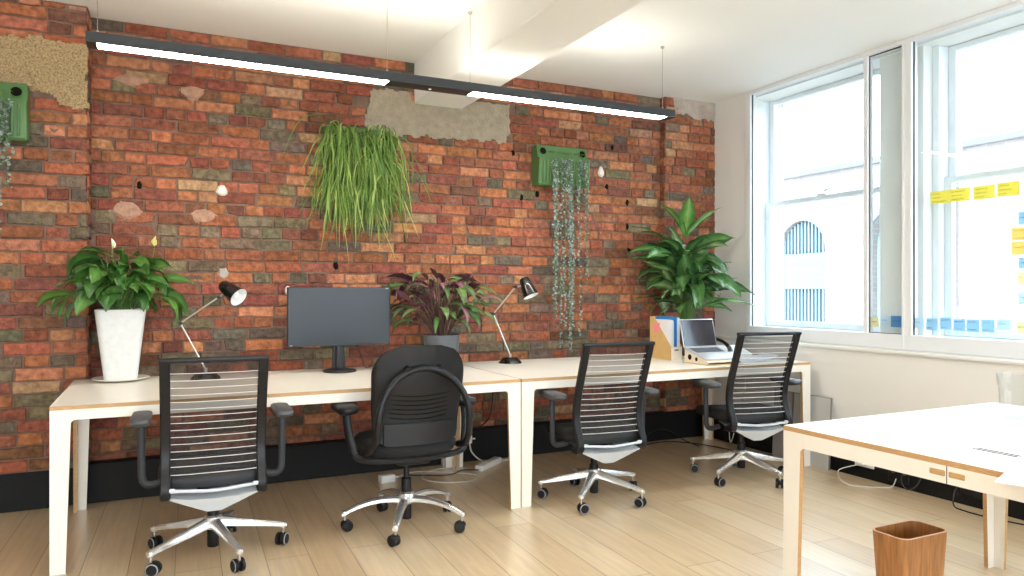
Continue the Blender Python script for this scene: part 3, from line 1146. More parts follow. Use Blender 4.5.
# ------------------------------------------------------------------ pendant strip light
def pendant(label, y, lamps=True, group='pendant strip lights'):
    t = thing('pendant_light', label, 'ceiling light', (1.405, y, 2.405), 0, group)
    hw = 1.705
    h = MB().m('housing')
    h.box((-hw, -.055, .008), (hw, .055, .051), .003, 1)
    h.box((-hw, -.055, 0), (hw, -.047, .01)); h.box((-hw, .047, 0), (hw, .055, .01))
    for (a, c) in ((-hw, -1.662), (-.255, .245), (1.645, hw)):
        h.box((a, -.047, 0), (c, .047, .01))
    h.build('housing', t, smooth=0)
    for (a, c) in ((-1.66, -.257), (.247, 1.643)):
        d = MB().m('lamp')
        d.box((a, -.0465, .001), (c, .0465, .007))
        d.build('diffuser', t, smooth=0)
    for x in (-1.66, -.255, .245, 1.64):
        c = MB().m('chrome')
        c.tube([(x, 0, .05), (x, 0, .48)], .0016, 6)
        c.lathe([(.008, .05), (.008, .062), (.003, .075), (.0016, .076)], 10, T(x, 0, 0))
        c.lathe([(.0016, .462), (.012, .47), (.012, .48)], 12, T(x, 0, 0))
        c.build('suspension_wire', t)
    u = MB().m('uplight')
    u.box((-1.6, -.03, .0512), (1.6, .03, .0535))
    u.build('upper_diffuser', t, smooth=0)
    s = MB().m('white_enamel')
    s.lathe([(0, -.006), (.007, -.004), (.01, .001)], 12, T(.0, .01, 0))
    s.build('sensor', t)
    return t
pendant('long black pendant strip light hung in front of the brick wall', 3.96)

# ------------------------------------------------------------------ things on the desks
ZT = .74
t = thing('monitor', 'wide black computer monitor, switched off, on the desk by the brick wall', 'monitor', (1.03, 4.60, ZT))
m = MB().m('screen_edge')
m.box((-.3185, -.022, .165), (.3185, .022, .530), .006, 2)
o = m.build('casing', t)
m = MB().m('screen')
m.box((-.306, -.0235, .182), (.306, -.0215, .518))
m.build('display', o, smooth=0)
m = MB().m('mark')
m.box((.291, -.0228, .5205), (.306, -.0222, .5265)).build('maker_mark', o, smooth=0)
m = MB().m('mark')
m.box((-.306, -.0228, .1705), (-.292, -.0222, .1755)).build('maker_mark', o, smooth=0)
m = MB().m('mon_black')
m.prism([(-.042, .012), (.042, .012), (.032, .20), (.032, .3), (-.032, .3), (-.032, .20)], 'y', .024, .046)
m.box((-.02, .0, .02), (.02, .03, .2), .004, 1)
m.build('neck', t)
m = MB().m('mon_black')
m.lathe([(0, .022), (.05, .021), (.098, .014), (.104, .008), (.104, .001), (0, .001)], 40)
m.build('stand_base', t)
m = MB().m('cable_b')
m.tube([(.11, .03, .19), (.14, .06, .13), (.17, .09, .05), (.20, .13, .008), (.25, .18, .005)], .003, 6, 5)
m.build('monitor_cable', t)

def lamp(label, base, elbow, head, back, tip, d_open):
    bx = Vector((base[0], base[1], ZT))
    t = thing('desk_lamp', label, 'lamp', bx, 0, 'black desk lamps')
    E, H, P, org = (Vector(p) - bx for p in (elbow, head, tip, back))
    m = MB().m('gloss_black')
    m.lathe([(0, .042), (.048, .041), (.055, .036), (.082, .004), (.082, 0), (0, 0)], 32)
    m.build('lamp_base', t)
    m = MB().m('chrome')
    m.lathe([(.009, .04), (.009, .062), (0, .064)], 14)
    m.tube([(0, 0, .055), E], .0055, 10)
    m.build('lower_arm', t)
    m = MB().m('chrome')
    m.tube([E, H], .0055, 10)
    m.m('dark_grey')
    m.lathe([(0, -.012), (.011, -.012), (.011, .012), (0, .012)], 16, T(*E) @ RX(PI / 2))
    m.lathe([(0, -.012), (.011, -.012), (.011, .012), (0, .012)], 16, T(*H) @ RX(PI / 2))
    m.build('upper_arm', t)
    d = (P - org); ax = d.normalized()
    q = Vector((0, 0, 1)).rotation_difference(ax).to_matrix().to_4x4()
    L = d.length
    r1, r0 = d_open / 2, d_open * .31
    m = MB().m('gloss_black')
    m.lathe([(0, -.004), (r0 * .8, -.003), (r0, .006), (r0 + (r1 - r0) * .5, L * .5), (r1, L)], 32, T(*org) @ q)
    m.m('white_enamel')
    m.lathe([(r1, L), (r1 - .003, L), (r0 + (r1 - r0) * .5 - .003, L * .5), (r0 - .002, .03), (0, .03)], 32, T(*org) @ q)
    o = m.build('lamp_shade', t)
    m = MB().m('white_enamel')
    m.lathe([(0, L - .01), (.016, L - .016), (.026, L - .035), (.024, L - .055), (.012, L - .08), (.012, .03)], 18, T(*org) @ q)
    m.build('bulb', o)
    m = MB().m('chrome')
    m.tube([H, org + ax * L * .35], .006, 8)
    m.build('swivel', t)
lamp('black desk lamp beside the tall white pot, its shade facing the room', (.25, 4.55), (.117, 4.59, 1.063), (.322, 4.60, 1.21), (.345, 4.60, 1.282), (.425, 4.51, 1.21), .112)
lamp('black desk lamp right of the purple leaved plant, its shade turned down', (2.235, 4.63), (2.13, 4.69, 1.085), (2.305, 4.69, 1.275), (2.372, 4.69, 1.335), (2.405, 4.64, 1.21), .115)

# ------------------------------------------------------------------ plants
def leaf(mb, base, az, el, L, W, droop, col, mid=None, fold=.18, segs=9, roll=0., ymax=None, pw=.8, wav=0., xlim=None):
    """one blade, rising at el and bending over by droop; col / mid = blade and midrib colour"""
    P = Vector(base)
    side0 = Vector((-math.sin(az), math.cos(az), 0))
    rows = []
    ph = R.uniform(0, 6)
    for i in range(segs + 1):
        t = i / segs
        e = el - droop * t ** 1.2
        d = Vector((math.cos(e) * math.cos(az), math.cos(e) * math.sin(az), math.sin(e)))
        if i: P = P + d * (L / segs)
        s = Matrix.Rotation(roll, 3, d) @ side0
        n = d.cross(s)
        w = W / 2 * max(.02, math.sin(PI * min(1, max(0, t)) ** pw)) ** .9 if i < segs else .0015
        wv = wav * W * math.sin(ph + t * 14)
        pts = []
        for k in (-1, -.5, 0, .5, 1):
            q = P + s * (w * k) + n * (fold * w * abs(k) * (2 - abs(k)) + wv * abs(k) * (1 if k > 0 else -1))
            if ymax is not None:
                lim = ymax(q.x) if callable(ymax) else ymax
                if q.y > lim: q.y = lim - .004 * R.random()
            if xlim is not None and q.x < xlim: q.x = xlim + .004 * R.random()
            pts.append(q)
        rows.append([mb.v(p) for p in pts])
    c1 = col; c2 = mid or col
    C = (c1, tuple((a * 2 + b2) / 3 for a, b2 in zip(c1, c2)), c2, tuple((a * 2 + b2) / 3 for a, b2 in zip(c1, c2)), c1)
    for a, c in zip(rows, rows[1:]):
        for k in range(4):
            mb.face([a[k], a[k + 1], c[k + 1], c[k]], [C[k], C[k + 1], C[k + 1], C[k]])

def stalk(mb, a, b2, r, bow=.05):
    a, b2 = Vector(a), Vector(b2)
    m = (a + b2) / 2 + Vector((0, 0, bow))
    mb.tube([a, m, b2], [r, r * .75], 5, 4)

# peace lily in a tall white pot ---------------------------------------
LX0, LY0 = -.185, 4.685
tag(MB().m('ceramic').lathe([(0, .003), (.09, .003), (.14, .012), (.147, .018), (.143, .02), (.09, .010), (0, .010)], 40, T(LX0, LY0, ZT)).build('saucer'),
    'round cream saucer under the tall white plant pot', 'saucer')
t = thing('potted_peace_lily', 'leafy green plant with two pale flowers in a tall tapered white pot', 'potted plant', (LX0, LY0, ZT + .011))
m = MB().m('stone_pot')
rings = []
for (w, z) in ((.158, 0), (.166, .004), (.252, .385), (.254, .392), (.246, .394), (.228, .388), (.222, .35)):
    rings.append([(x, y, z) for x, y in rrect(w, w, w * .16, 5)])
m.loft(rings)
m.build('pot', t)
m = MB().m('soil')
m.loft([[(x, y, .352) for x, y in rrect(.226, .226, .03, 4)], [(x * .6, y * .6, .36) for x, y in rrect(.226, .226, .03, 4)]])
m.build('soil', t)
fo = MB().m('lily'); fo.tint()
def wall_lim(x):          # the brick pier stands forward of the wall on this side
    k = min(1, max(0, (x + .19) / .07))
    return .135 + .175 * k * k * (3 - 2 * k)
stm = MB().m('stem_green')
for i in range(84):
    az = R.uniform(0, 2 * PI)
    ring = R.random()
    hgt = .44 + .30 * (1 - ring) * R.uniform(.6, 1.)
    rad = .05 + .15 * ring + R.uniform(0, .04)
    rad *= 1.05 if abs(math.cos(az)) > .6 else .8
    p = Vector((rad * math.cos(az), rad * math.sin(az), hgt))
    p.y = min(p.y, wall_lim(p.x) - .01)
    stalk(stm, (R.uniform(-.05, .05), R.uniform(-.05, .05), .355), p, .0035, .06)
    g = R.random()
    base = (46 + 30 * g, 82 + 34 * g, 36 + 12 * g)
    L = R.uniform(.15, .23) * (1.15 if ring > .6 else 1)
    leaf(fo, p, az + R.uniform(-.4, .4), R.uniform(-.05, 1.0) - .3 * ring, L, L * R.uniform(.33, .45), R.uniform(.8, 1.9), lin(base), lin(tuple(v * 1.25 for v in base)),   .2, 9, R.uniform(-.9, .9), wall_lim, wav=.04)
for (dx, dz, L) in ((-.1, .0, .30), (.06, .02, .3), (-.02, .06, .26), (.12, -.01, .28)):
    leaf(fo, (dx * .6, -.02, .50 + dz), R.uniform(3.2, 6), 1.1, L, .1, 1.9, lin((46, 96, 38)), lin((76, 124, 54)),   .2, 9, R.uniform(-.3, .3), wall_lim)
fo.build('foliage', t, 0)
stm.build('stems', t)
for (x, y, z, key, az) in ((-.045, .02, .735, 'spathe', 2.3), (.17, .02, .755, 'spathe_g', .2)):
    f = MB().m('stem_green')
    f.tube([(x * .3, 0, .36), (x * .8, y, .58), (x, y, z)], .0025, 6, 4)
    f.m(key); f.tint()
    leaf(f, (x, y, z), az, 1.2, .062, .042, -.5, (1, 1, 1), None, .7, 7, .4)
    f.m('spathe_g')
    f.lathe([(0, 0), (.005, .005), (.005, .03), (0, .034)], 8, T(x + .006, y - .006, z + .004))
    f.build('flower', t, 0)

# purple and green plant in a grey pot -----------------------------------
t = thing('potted_prayer_plant', 'bushy plant with green and purple leaves in a grey round pot, behind the task chair', 'potted plant', (1.71, 4.60, ZT))
m = MB().m('grey_pot')
m.lathe([(0, 0), (.10, 0), (.104, .004), (.119, .208), (.122, .215), (.118, .217), (.112, .21), (.11, .18), (0, .18)], 36)
m.build('pot', t)
m = MB().m('soil').lathe([(0, .19), (.08, .188), (.108, .183)], 24)
m.build('soil', t)
fo = MB().m('prayer'); fo.tint()
stm = MB().m('stem_brown')
for i in range(118):
    az = R.uniform(0, 2 * PI)
    ring = R.random() ** .7
    hgt = .30 + .30 * R.random()
    rad = .03 + .20 * ring
    p = Vector((rad * math.cos(az) * 1.15, rad * math.sin(az) * .8, hgt))
    p.y = min(p.y, .3)
    stalk(stm, (.05 * math.cos(az) * R.random(), .05 * math.sin(az) * R.random(), .18), p, .0042, .03)
    k = R.random()
    if k < .8:
        base = (50 + 34 * R.random(), 80 + 34 * R.random(), 42 + 14 * R.random()); mid = (112, 136, 80)
    else:
        base = (104 + 26 * R.random(), 66, 78); mid = (150, 118, 116)
    L = R.uniform(.15, .26)
    leaf(fo, p, az + R.uniform(-.4, .4), R.uniform(.35, 1.1) - .3 * ring, L, L * R.uniform(.2, .29), R.uniform(.8, 2.1), lin(base), lin(mid), .12, 8, R.uniform(-.7, .7), .40, xlim=-.338)
for (az, el, L) in ((-.5, 1.15, .34), (-.7, .75, .34), (.1, .9, .3)):
    leaf(fo, (.08, 0, .36), az, el, L, .045, .15, lin((112, 72, 76)), lin((140, 108, 106)), .5, 8, .6, .4)
fo.build('foliage', t, 0)
stm.build('stems', t)

# tall broad leaved plant in the corner ------------------------------------
t = thing('potted_broad_leaf_plant', 'tall broad leaved green plant in a dark pot in the corner behind the laptop', 'potted plant', (3.785, 4.62, ZT))
m = MB().m('brown_pot')
m.lathe([(0, 0), (.10, 0), (.108, .006), (.15, .27), (.156, .285), (.15, .288), (.142, .28), (.14, .25), (0, .25)], 36)
m.build('pot', t)
m = MB().m('soil').lathe([(0, .262), (.08, .26), (.139, .252)], 24)
m.build('soil', t)
fo = MB().m('big'); fo.tint()
stm = MB().m('stem_green')
for i in range(96):
    az = R.uniform(0, 2 * PI)
    lev = R.random() ** .85
    hgt = .34 + .50 * lev
    rad = .04 + .13 * R.random() * (1.15 - lev)
    p = Vector((rad * math.cos(az), rad * math.sin(az) * .8, hgt))
    p.y = min(p.y, .22)
    stalk(stm, (.05 * math.cos(az) * R.random(), .05 * math.sin(az) * R.random(), .25), p, .0045, .05)
    g = R.random()
    base = (30 + 32 * g, 72 + 42 * g, 38 + 14 * g)
    L = R.uniform(.26, .42)
    leaf(fo, p, az + R.uniform(-.6, .6), R.uniform(.0, 1.2), L, L * R.uniform(.28, .38), R.uniform(.5, 1.5), lin(base), lin((104, 140, 82) if R.random() < .6 else (150, 176, 116)), .22, 11, R.uniform(-.8, .8), .31, wav=.05)
for (az, L, el) in ((1.0, .30, 1.35), (2.6, .32, 1.2), (5.4, .34, .95), (0.1, .34, .8), (4.2, .34, 1.25)):
    leaf(fo, (.0, 0, .93), az, el, L * 1.05, .12, .45, lin((58, 118, 48)), lin((130, 164, 90)), .22, 10, R.uniform(-.3, .3), .31, wav=.03)
leaf(fo, (.10, -.16, .40), -.35, .3, .38, .13, .75, lin((62, 126, 62)), lin((140, 176, 110)), .2, 10, .2, .31, wav=.03)
o = fo.build('foliage', t, 0); o.scale.x = 1.1
o = stm.build('stems', t); o.scale.x = 1.1

# wall planters -----------------------------------------------------------
def planter_box(t):
    m = MB().m('green')
    # sides, pocket and sloping top as one moulded body; y is out from the wall (negative)
    prof = [(0, .005), (-.105, 0), (-.118, .012), (-.135, .200), (-.132, .212), (-.098, .218), (-.082, .306), (-.074, .315), (0, .315)]
    rings = []
    for x, k in ((-.225, .96), (-.218, 1.), (.218, 1.), (.225, .96)):
        rings.append([(x, p[0] * k, .155 + (p[1] - .155) * k) for p in prof])
    m.loft(rings)
    for i in range(14):   # moulded ribs of the pocket
        x = -.19 + .38 * i / 13
        m.box((x - .006, -.142, .02), (x + .006, -.110, .195), .004, 1, T(0, -.118 * 0, 0))
    m.build('planter_box', t, 30)
    for s in (-1, 1):
        h = MB().m('green_dark')
        mt = T(s * .175, -.0885, .264) @ RX(math.radians(80))
        h.lathe([(.027, -.004), (.033, -.002), (.033, .009), (.027, .009), (.027, -.004)], 24, mt)
        h.m('hole')
        h.lathe([(0, .0075), (.0272, .0075)], 24, mt)
        h.build('drain_ring', t)

def trailing(t, strands, dens, xlim):
    st = MB().m('stem_green'); fo = MB().m('silverleaf'); fo.tint()
    for (x, y0, zt, zb) in strands:
        pts = []
        n = 16
        x1 = x
        for i in range(n + 1):
            f = i / n
            if i < 4: p = (x, y0 - .02 - .03 * math.sin(f * 4), zt + .02 * math.sin(f * 12))
            x1 += R.uniform(-.007, .007)
            pts.append((x1, min(-.02, y0 - .015 + R.uniform(-.006, .006)), zt + (zb - zt) * f))
        pts = [(x, -.09, zt + .06), (x, y0 - .01, zt + .055)] + pts
        st.tube(pts, .0013, 4, 2)
        N = int(dens * (zt - zb))
        for q in range(N):
            f = q / N
            k = 2 + f * n
            a = int(k); w = k - a
            a = min(a, len(pts) - 2)
            p = Vector(pts[a]).lerp(Vector(pts[a + 1]), w)
            ang = R.uniform(0, 2 * PI)
            r = R.uniform(.004, .017)
            c = p + Vector((r * math.cos(ang), r * math.sin(ang) * .8 - .004, R.uniform(-.006, .006)))
            rad = R.uniform(.0055, .0105)
            nrm = Vector((R.uniform(-.8, .8), -1, R.uniform(-.3, .9))).normalized()
            u = nrm.cross(Vector((0, 0, 1))).normalized(); v = u.cross(nrm)
            ring = [c + u * (rad * math.cos(b2)) + v * (rad * math.sin(b2)) + nrm * (.15 * rad * math.cos(2 * b2)) for b2 in [2 * PI * e / 7 for e in range(7)]]
            gcol = R.random()
            fo.face([fo.v(z) for z in ring], lin((92 + 66 * gcol, 108 + 60 * gcol, 98 + 64 * gcol) if R.random() < .75 else (78, 100, 72)))
    st.build('trailing_stems', t); fo.build('trailing_leaves', t, 0)

t = thing('wall_planter', 'green wall planter with long silvery trailing strands, above the second desk', 'wall planter', (2.83, WY - .012, 2.055), 0, 'green plastic planters on the brick wall')
planter_box(t)
S = []
for (x, zb, n) in ((-.10, -1.0, 3), (.02, -1.27, 4), (.05, -1.2, 1), (.165, -.75, 2), (-.03, -1.24, 2), (-.14, -.3, 1), (.11, -1.15, 1)):
    for k in range(n):
        S.append((x + R.uniform(-.02, .02), -.142, .20, zb + R.uniform(-.03, .35 if k else .0)))
for k in range(8): S.append((R.uniform(-.16, .19), -.142, .20, R.uniform(-.1, .1)))
trailing(t, S, 84, None)

t = thing('wall_planter', 'green wall planter on the left brick pier, cut off by the picture edge', 'wall planter', (-.865, PY - .012, 2.065), 0, 'green plastic planters on the brick wall')
planter_box(t)
S = [(R.uniform(-.16, .16), -.142, .20, R.choice((-.6, -.25, -.1, .05)) + R.uniform(-.1, .1)) for k in range(22)]
trailing(t, S, 84, None)

t = thing('wall_planter', 'wall planter wholly hidden by a mass of drooping grassy green leaves', 'wall planter', (1.235, WY - .012, 2.045), 0, 'green plastic planters on the brick wall')
planter_box(t)
fo = MB().m('grass'); fo.tint()
for i in range(980):
    x = R.uniform(-.22, .22)
    clump = .5 + .5 * math.sin(x * 31 + 1)
    base = Vector((x, R.uniform(-.15, -.10), R.uniform(-.16, .33)))
    az = -PI / 2 + R.gauss(0, .75) + x * 1.6
    el = R.uniform(-.7, 1.15)
    L = R.choice((R.uniform(.12, .22), R.uniform(.2, .36), R.uniform(.3, .48 + .12 * clump)))
    g = R.random()
    c = (84 + 62 * g, 118 + 54 * g, 48 + 40 * g) if R.random() > .15 else (172, 188, 112)
    P = base.copy()
    segs = 12
    W = R.uniform(.006, .012)
    rows = []
    turn = R.uniform(.22, .8)
    end = -PI / 2 + R.uniform(-.1, .5)
    wob = R.uniform(-1.6, 1.6)
    for k in range(segs + 1):
        tt = k / segs
        f = min(1, tt / turn) ** .8
        e = el + (end - el) * f
        a2 = az + wob * tt ** 2
        d = Vector((math.cos(e) * math.cos(a2), .7 * math.cos(e) * math.sin(a2), math.sin(e)))
        if k: P = P + d * (L / segs)
        q = Vector((P.x, min(P.y, -.008), P.z))
        w = W * (1 - tt ** 2.5) * .5 + .0008
        sd = Vector((math.cos(i * 1.7), math.sin(i * 1.7) * .5, .2 * math.sin(i))) * w
        rows.append((fo.v(q - sd), fo.v(q + sd)))
    cc = lin(c)
    for a, b2 in zip(rows, rows[1:]): fo.face([a[0], a[1], b2[1], b2[0]], cc)
fo.build('foliage', t, 0)

# ------------------------------------------------------------------ right hand desk: file, laptop, telephone, papers
FX, FY = 3.372, 4.285
t = thing('magazine_file', 'kraft board magazine file with a slanted side and a pink note, left of the laptop', 'magazine file', (FX, FY, ZT))
m = MB().m('kraft')
side = [(0, 0), (.255, 0), (.255, .315), (.205, .315), (0, .098)]
m.prism(side, 'x', 0, .003)
m.prism(side, 'x', .097, .1)
m.box((.003, 0, 0), (.097, .003, .098)); m.box((.003, .252, 0), (.097, .255, .315)); m.box((.003, .003, 0), (.097, .252, .003))
m.build('file_box', t, smooth=0)
m = MB().m('kraft_in')
m.box((0.002, -.0008, .001), (.098, 0, .096))
m.m('hole'); m.box((.032, -.0012, .07), (.068, -.0007, .078))
m.build('label_front', t, smooth=0)
m = MB().m('pink')
m.prism([(.13, .20), (.205, .195), (.21, .262), (.135, .27)], 'x', -.0012, -.0004)
tag(m.build('sticky_note', None, 0), 'pink note stuck on the slanted side of the kraft file', 'sticky note').location = (FX, FY, ZT)
m = MB().m('blue')
m.box((.046, .016, .006), (.052, .25, .31)); m.box((.060, .016, .006), (.066, .25, .316))
m.box((.052, .236, .006), (.060, .25, .31))
tag(m.build('document_folder', None, 0), 'bright blue document folder standing in the kraft file', 'folder').location = (FX, FY, ZT)
m = MB().m('paper')
for i in range(9): m.box((.006 + .004 * i, .02, .004), (.0085 + .004 * i, .249, .285 + .012 * R.random()))
tag(m.build('document_stack', None, 0), 'white papers standing in the kraft file on the left of the blue folder', 'papers').location = (FX, FY, ZT)
m = MB().m('paper')
for i in range(5): m.box((.070 + .005 * i, .018, .004), (.0735 + .005 * i, .25, .30 + .012 * R.random()))
tag(m.build('document_stack', None, 0), 'white papers standing in the kraft file on the right of the blue folder', 'papers').location = (FX, FY, ZT)

# laptop riser and laptop
QX, QY = 3.358, 4.115   # left hinge
t = thing('laptop_stand', 'pale board wedge with round holes in its side, propping up the laptop', 'laptop stand', (QX, QY, ZT))
m = MB().m('kraft')
m.box((-.004, -.262, 0), (.30, .01, .006))
m.m('kraft_in')
for x in (0, .285):
    n = 20
    ring = [(-.245, .006), (0, .006), (0, .088), (-.245, .02)]
    holes = [(-.055, .043, .021), (-.125, .035, .014)]
    m.prism(ring, 'x', x, x + .005)
m.prism([(-.25, .022), (0, .092), (.004, .088), (-.25, .018)], 'x', 0, .29)
m.m('hole')
for (y, z, r) in ((-.055, .044, .020), (-.125, .034, .014)):
    m.lathe([(0, 0), (r, 0)], 20, T(-.0008, y, z) @ RY(-PI / 2))
m.build('wedge', t, smooth=0)
t = thing('laptop', 'silver laptop, open with a dark screen, on the board wedge', 'laptop', (QX, QY, ZT + .0935))
tilt = math.atan2(.07, .25)
mt = RX(tilt)
m = MB().m('lap')
m.box((-.004, -.225, .0), (.300, .004, .013), .004, 2, mt)
o = m.build('laptop_base', t)
m = MB().m('key')
for r_ in range(5):
    for c_ in range(13):
        m.box((.022 + c_ * .0195, -.105 + r_ * .0185, .0128), (.038 + c_ * .0195, -.091 + r_ * .0185, .0142), mtx=mt)
m.build('keyboard', o, smooth=0)
m = MB().m('silver')
m.box((.10, -.205, .0129), (.196, -.13, .0134), mtx=mt)
m.build('trackpad', o, smooth=0)
ms = T(0, .004, .012) @ RX(-math.radians(14))
m = MB().m('lap')
m.box((-.004, 0, 0), (.300, .006, .205), .004, 2, ms)
o = m.build('laptop_lid', t)
m = MB().m('lap_screen')
m.box((.002, -.0012, .008), (.294, .0005, .199), mtx=ms)
m.build('laptop_screen', o, smooth=0)

t = thing('desk_phone', 'white desk telephone with a black handset, behind the chair by the window', 'telephone', (3.935, 4.27, ZT), math.radians(-6))
m = MB().m('white_pl')
m.prism([(-.1, 0), (.1, 0), (.1, .085), (.07, .09), (-.1, .035)], 'x', -.11, .11)
m.build('phone_body', t, 20)
m = MB().m('key')
for i in range(3):
    for j in range(4): m.box((-.01 + .028 * i, -.07 + .025 * j, .03), (.008 + .028 * i, -.053 + .025 * j, .038), mtx=T(0, 0, .012) @ RX(.31))
m.build('phone_keys', t, smooth=0)
m = MB().m('gloss_black')
m.tube([(-.085, -.10, .055), (-.085, -.08, .088), (-.085, -.01, .122), (-.085, .07, .135), (-.085, .10, .118)], [.024, .019, .016, .019, .025], 12, 4, flat=.8)
m.build('handset', t)

def sheets(label, loc, rz, n, w=.297, d=.21, curl=.0):
    m = MB().m('paper')
    for i in range(n):
        mt = RZ(R.uniform(-.12, .12) if n > 1 else 0)
        z = .001 + i * .0016
        N = 6
        L = []
        for k in range(N + 1):
            x = -w / 2 + w * k / N
            zz = z + curl * (k / N) ** 3
            L.append([mt @ Vector((x, -d / 2, zz)), mt @ Vector((x, d / 2, zz)), mt @ Vector((x, d / 2, zz + .0012)), mt @ Vector((x, -d / 2, zz + .0012))])
        m.loft(L)
    o = tag(m.build('paper_stack' if n > 1 else 'paper_sheet', None, 0), label, 'papers')
    o.location = loc; o.rotation_euler.z = rz
    return o
sheets('loose stack of white papers on the desk end beside the window wall', (4.03, 4.13, ZT), .1, 7)
sheets('single curled white sheet lying in front of the white desk telephone', (3.86, 3.98, ZT), -.2, 1, curl=.05)

# ------------------------------------------------------------------ bin, table things
t = thing('waste_bin', 'oak veneer waste bin with a pale rim on the floor under the meeting table', 'waste bin', (2.585, 1.845, 0))
m = MB().m('wood')
W1, D1, W0, D0, HB = .262, .155, .225, .125, .335
def ringz(k, z, dw=0):
    return [(x, y, z) for x, y in rrect(W0 + (W1 - W0) * k - dw, D0 + (D1 - D0) * k - dw, .035, 6)]
m.loft([ringz(0, 0), ringz(1, HB), ringz(1, HB, .010), ringz(.05, .012, .010)])
m.build('bin_body', t, 30)
m = MB().m('wood_edge')
m.loft([ringz(1, HB - .0005, -.001), ringz(1, HB + .0018, -.001), ringz(1, HB + .0018, .0105), ringz(1, HB - .0005, .0105)], cap=False)
m.build('bin_rim', t, 30)

t = thing('glass_tumbler', 'clear glass tumbler with a ridge, standing on the meeting table', 'glass', (3.05, 1.735, ZT))
m = MB().m('tumbler')
m.lathe([(0, .001), (.044, .001), (.047, .006), (.049, .128), (.053, .132), (.054, .138), (.058, .180), (.0565, .181), (.052, .140), (.047, .130), (.044, .012), (0, .010)], 40)
m.build('tumbler_body', t)

t = thing('glass_dish', 'shallow clear glass dish with a yellow green rim at the table edge of the picture', 'dish', (2.60, 1.30, ZT))
m = MB().m('tumbler')
m.lathe([(0, .002), (.06, .002), (.10, .016), (.11, .022), (.108, .024), (.098, .019), (.06, .005), (0, .005)], 40)
m.build('dish_body', t)
m = MB().m('note_y')
m.lathe([(.107, .0215), (.1115, .0225), (.110, .0255), (.107, .0245), (.107, .0215)], 40)
m.build('dish_rim', t)

m = MB().m('paper')
rz = math.radians(20)
m.box((0, -.297, 0), (.42, 0, .0022), .0008, 1)
o = tag(m.build('paper_sheet', None, 0), 'white sheet with a small round print overhanging the front edge of the meeting table', 'papers')
o.location = (1.99, 1.18, ZT + .001); o.rotation_euler.z = rz
m = MB().m('note_p')
m.lathe([(.012, 0), (.016, 0), (.016, .0006), (.012, .0006), (.012, 0)], 24, T(.12, -.09, .0022))
m.build('printed_ring', o, 0)

# ------------------------------------------------------------------ leaning boards, sockets, cables
def board(label, y0, y1, h, key, x):
    m = MB().m(key)
    m.box((-.012, 0, 0), (0, y1 - y0, h), .002, 1)
    m.m('panel_edge')
    m.box((-.0125, -.001, 0), (.0005, .004, h)); m.box((-.0125, 0, h - .004), (.0005, y1 - y0, h + .0005))
    o = tag(m.build('leaning_board', None, 0), label, 'board')
    o.location = (x, y0, .0)
    o.rotation_euler.y = math.radians(3.0)
    return o
board('pale grey board leaning on the wall below the window, right of the desk leg', 3.60, 3.93, .50, 'panel', 4.205)
board('darker grey board leaning on the wall behind the far desk leg', 3.94, 4.12, .50, 'panel_dark', 4.205)

def socket(label, y, z, x=4.23, plug=None):
    t = thing('wall_socket', label, 'socket', (x, y, z), 0, 'sockets on the black trunking')
    m = MB().m('white_pl' if plug == 'w' else 'black')
    m.box((-.009, -.073, -.043), (0, .073, .043), .003, 1)
    m.build('face_plate', t)
    for yy in (-.05, .03):
        m = MB().m('white_pl' if plug == 'w' else 'grey_pl')
        m.box((-.012, yy, .012), (-.008, yy + .02, .03), .002, 1)
        m.build('rocker_switch', t)
    return t
socket('black twin socket on the right trunking nearest the waste bin', 3.09, .075)
socket('black twin socket low on the right trunking beyond the far table leg', 2.62, .10)
t = socket('white socket on the right trunking with a white plug and looping cable', 3.34, .12, plug='w')

def cable(name, label, pts, key, r=.0035):
    m = MB().m(key)
    m.tube(pts, r, 6, 7)
    return tag(m.build(name), label, 'cable')
def adapter(label, loc, size, key='white_pl', rz=0.):
    t = thing('power_plug', label, 'plug', loc, rz)
    m = MB().m(key)
    m.box((-size[0] / 2, -size[1] / 2, 0), (size[0] / 2, size[1] / 2, size[2]), .006, 2)
    m.build('plug_body', t)
    m = MB().m('cable_w' if key == 'white_pl' else 'cable_b')
    m.tube([(size[0] / 2, 0, size[2] / 2), (size[0] / 2 + .03, 0, size[2] / 2)], .006, 8)
    m.build('cord_grip', t)
    return t
adapter('white plug on the right trunking feeding the looping cable', (4.195, 3.34, .095), (.05, .055, .055))
cable('power_cable', 'white cable looping from the white plug to the floor by the right trunking', [(4.16, 3.34, .10), (4.05, 3.40, .06), (3.99, 3.30, .006), (4.03, 3.20, .005), (4.10, 3.14, .005), (4.17, 3.10, .01), (4.2, 3.09, .06)], 'cable_w', .003)
cable('power_cable', 'black cable hanging from the black twin socket nearest the waste bin', [(4.215, 3.06, .09), (4.17, 3.03, .05), (4.17, 2.99, .02), (4.2, 2.95, .05), (4.222, 2.93, .12)], 'cable_b', .004)
cable('power_cable', 'black cable hanging to the floor left of the far table leg', [(4.222, 2.68, .15), (4.18, 2.70, .08), (4.14, 2.68, .01), (4.10, 2.60, .006), (4.1, 2.45, .006), (4.14, 2.3, .006)], 'cable_b', .004)
cable('power_cable', 'black cable drooping along the wall from the desk joint down to the trunking', [(2.24, 4.975, .70), (2.25, 4.96, .48), (2.22, 4.95, .32), (2.14, 4.94, .25), (2.04, 4.93, .235), (1.95, 4.92, .12)], 'cable_b', .006)
t = thing('power_strip', 'white power strip on the floor left of the legs where the desks meet', 'power strip', (2.115, 4.735, 0), math.radians(39))
m = MB().m('white_pl')
m.box((-.15, -.03, 0), (.15, .03, .04), .006, 2)
m.build('strip_body', t)
m = MB().m('hole')
for i in range(3):
    for dx, dy in ((0, .012), (-.01, -.008), (.01, -.008)):
        m.box((-.09 + i * .09 + dx - .003, dy - .004, .0395), (-.09 + i * .09 + dx + .003, dy + .004, .0403))
